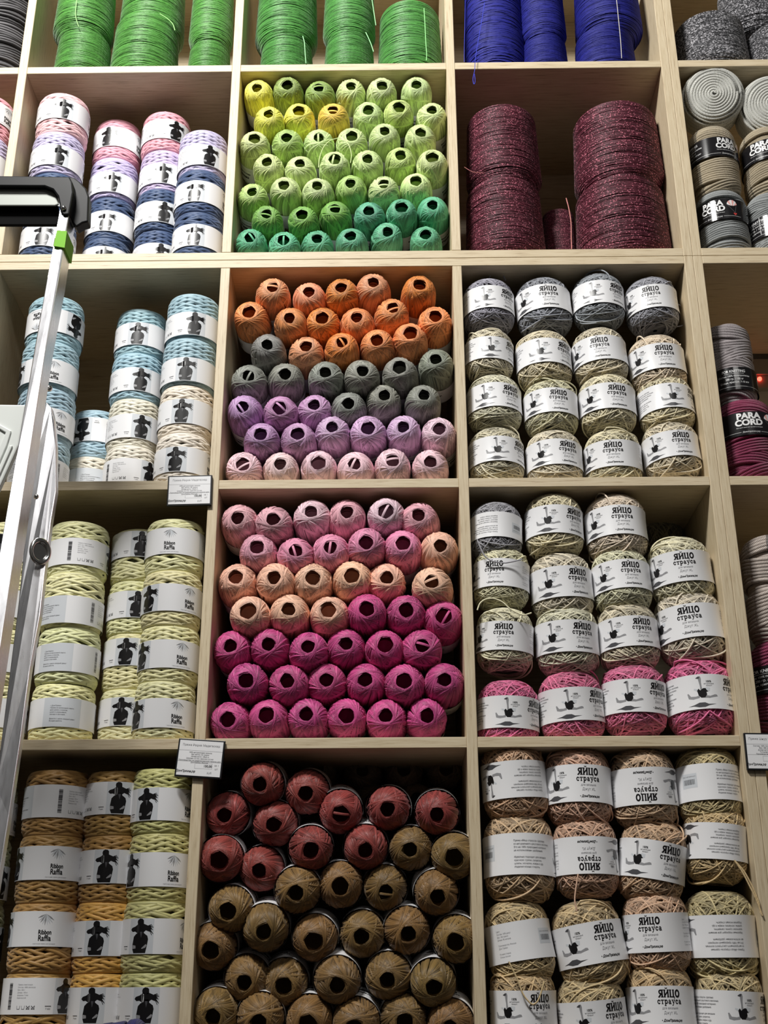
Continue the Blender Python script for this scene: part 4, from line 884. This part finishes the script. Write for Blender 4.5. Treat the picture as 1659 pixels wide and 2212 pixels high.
# ---------------------------------------------------------------- step ladder
lad = thing('step_ladder', 'aluminium step ladder with black plastic top standing before the left cubbies', 'ladder', (0, 0, 0))
def plate(name, pts, Y, d, mat, par, Yfun=None, bv=.0015):
    P = [at(x, y, Y if Yfun is None else Yfun(x, y)) for x, y in pts]; n = len(P)
    g = G(); V = P + [p + np.array([0, d, 0]) for p in P]
    F = [tuple(range(n)), tuple(range(2 * n - 1, n - 1, -1))] + [(i, (i + n), (i + 1) % n + n, (i + 1) % n) for i in range(n)]
    g.add(V, F); me = g.mesh(name, mat, False, False); bm = bmesh.new(); bm.from_mesh(me); bmesh.ops.recalc_face_normals(bm, faces=bm.faces); bm.to_mesh(me); bm.free()
    o = put(name, me, par)
    if bv: bev(o, bv, 2)
    return o
YL = -.26
def yl(x, y): return YL - .09 * max(0, (y - 450)) / 700
rail = plate('front_rail', [(129, 452), (149, 462), (127.5, 600), (99, 750), (63, 985), (-140, 2320), (-196, 2320), (35, 985), (75, 750), (102, 600)], YL, .032, M_ALU, lad, yl, .0008)
plate('rear_leg', [(100, 868), (111, 880), (117, 905), (121, 960), (121, 1060), (110, 1125), (96, 1240), (86, 1330), (64, 1450), (44, 1600), (20, 1760), (-60, 2260), (-100, 2260), (-10, 1700), (40, 1300), (70, 1000)], -.235, .012, M_ALU, lad, lambda x, y: -.215 - .06 * max(0, (y - 900)) / 700, .0012)
plate('top_cap', [(-90, 378), (150, 381), (156, 393), (158, 415), (153, 442), (149, 463), (136, 464), (130, 456), (128, 440), (125, 424), (114, 409), (96, 402), (-90, 401)], YL - .006, .030, M_PLBK, lad, None, .002)
plate('cap_shoulder', [(146, 381), (160, 383), (172, 392), (186, 407), (192, 424), (190, 478), (178, 481), (164, 490), (156, 480), (148, 462), (150, 415)], YL + .012, .018, M_PLBK, lad, None, .002)
plate('cap_shade_plate', [(-90, 436), (118, 436), (126, 446), (126, 478), (121, 485), (-90, 485)], YL + .012, .006, M_CAP_SHADE, lad, None, .001)  # added near-black plate, painted shade below the cap
plate('top_tread', [(-90, 402), (95, 402.5), (112, 410), (123, 424), (127, 441), (118, 444), (-90, 444)], YL + .002, .003, M_STEP, lad, None, .002)
for (x, y, Yv, r, nm) in ((138, 449, YL - .0075, .0035, 'rivet'), (107, 838, -.245, .004, 'rivet'), (79, 1072, -.262, .003, 'rivet')):
    g = G(); lathe(g, [(.0001, .0022), (r * .6, .002), (r, .0), (r, -.003)], 16); o = put(nm, g.mesh(nm, M_STEEL), lad); o.location = at(x, y, Yv); o.rotation_euler = (math.pi / 2, 0, .5)
g = G(); t = np.linspace(0, 2 * np.pi, 32, endpoint=False); P = np.stack([.0115 * np.cos(t), .0115 * np.sin(t), 0 * t], 1); sweep(g, P, np.tile([0, 0, 1.], (32, 1)), ring_prof(.0028, 8), pclosed=True); lathe(g, [(.0001, -.002), (.011, -.002)], 24)
o = put('hinge_bushing', g.mesh('hinge_bushing', M_STEEL), lad); o.location = at(87, 1191, -.250); o.rotation_euler = (math.pi / 2, 0, .7); o.scale = (1.0, 1.25, 1)
plate('sticker', [(122.5, 497), (144.5, 499), (139.5, 535), (115.5, 531)], YL, .0375, M_GREEN, lad, lambda x, y: yl(x, y) - .004, 0)
pan = thing('white_panel', 'white plastic panel with a raised chevron frame left of the ladder rail', 'plastic panel', (0, 0, 0))
plate('panel_body', [(-90, 872), (56, 874), (40, 962), (0, 1050), (-50, 1150), (-90, 1150)], -.25, .010, M_PLWH, pan, None, .002)
plate('raised_rib', [(-90, 862 + 28), (-30, 900), (24, 930), (14, 962), (-20, 1040), (-32, 1040), (2, 958), (12, 934), (-30, 908), (-90, 898)], -.2525, .004, M_PLWH, pan, None, .001)
plate('raised_rib', [(20, 962), (27, 962), (-12, 1050), (-19, 1050)], -.2525, .004, M_PLWH, pan, None, .001)

# ---------------------------------------------------------------- blue yarn skein at the bottom edge
c0 = at(262, 2276, -.06)
o = thing('blue_skein', 'royal blue yarn skein peeking in at the bottom edge below the ochre rolls', 'yarn skein', tuple(c0), (.2, math.radians(82), .1))
o.scale = (.85, .85, .42)
w = put('winding', ME_CORD[0], o); w.color = lin(40, 40, 130)
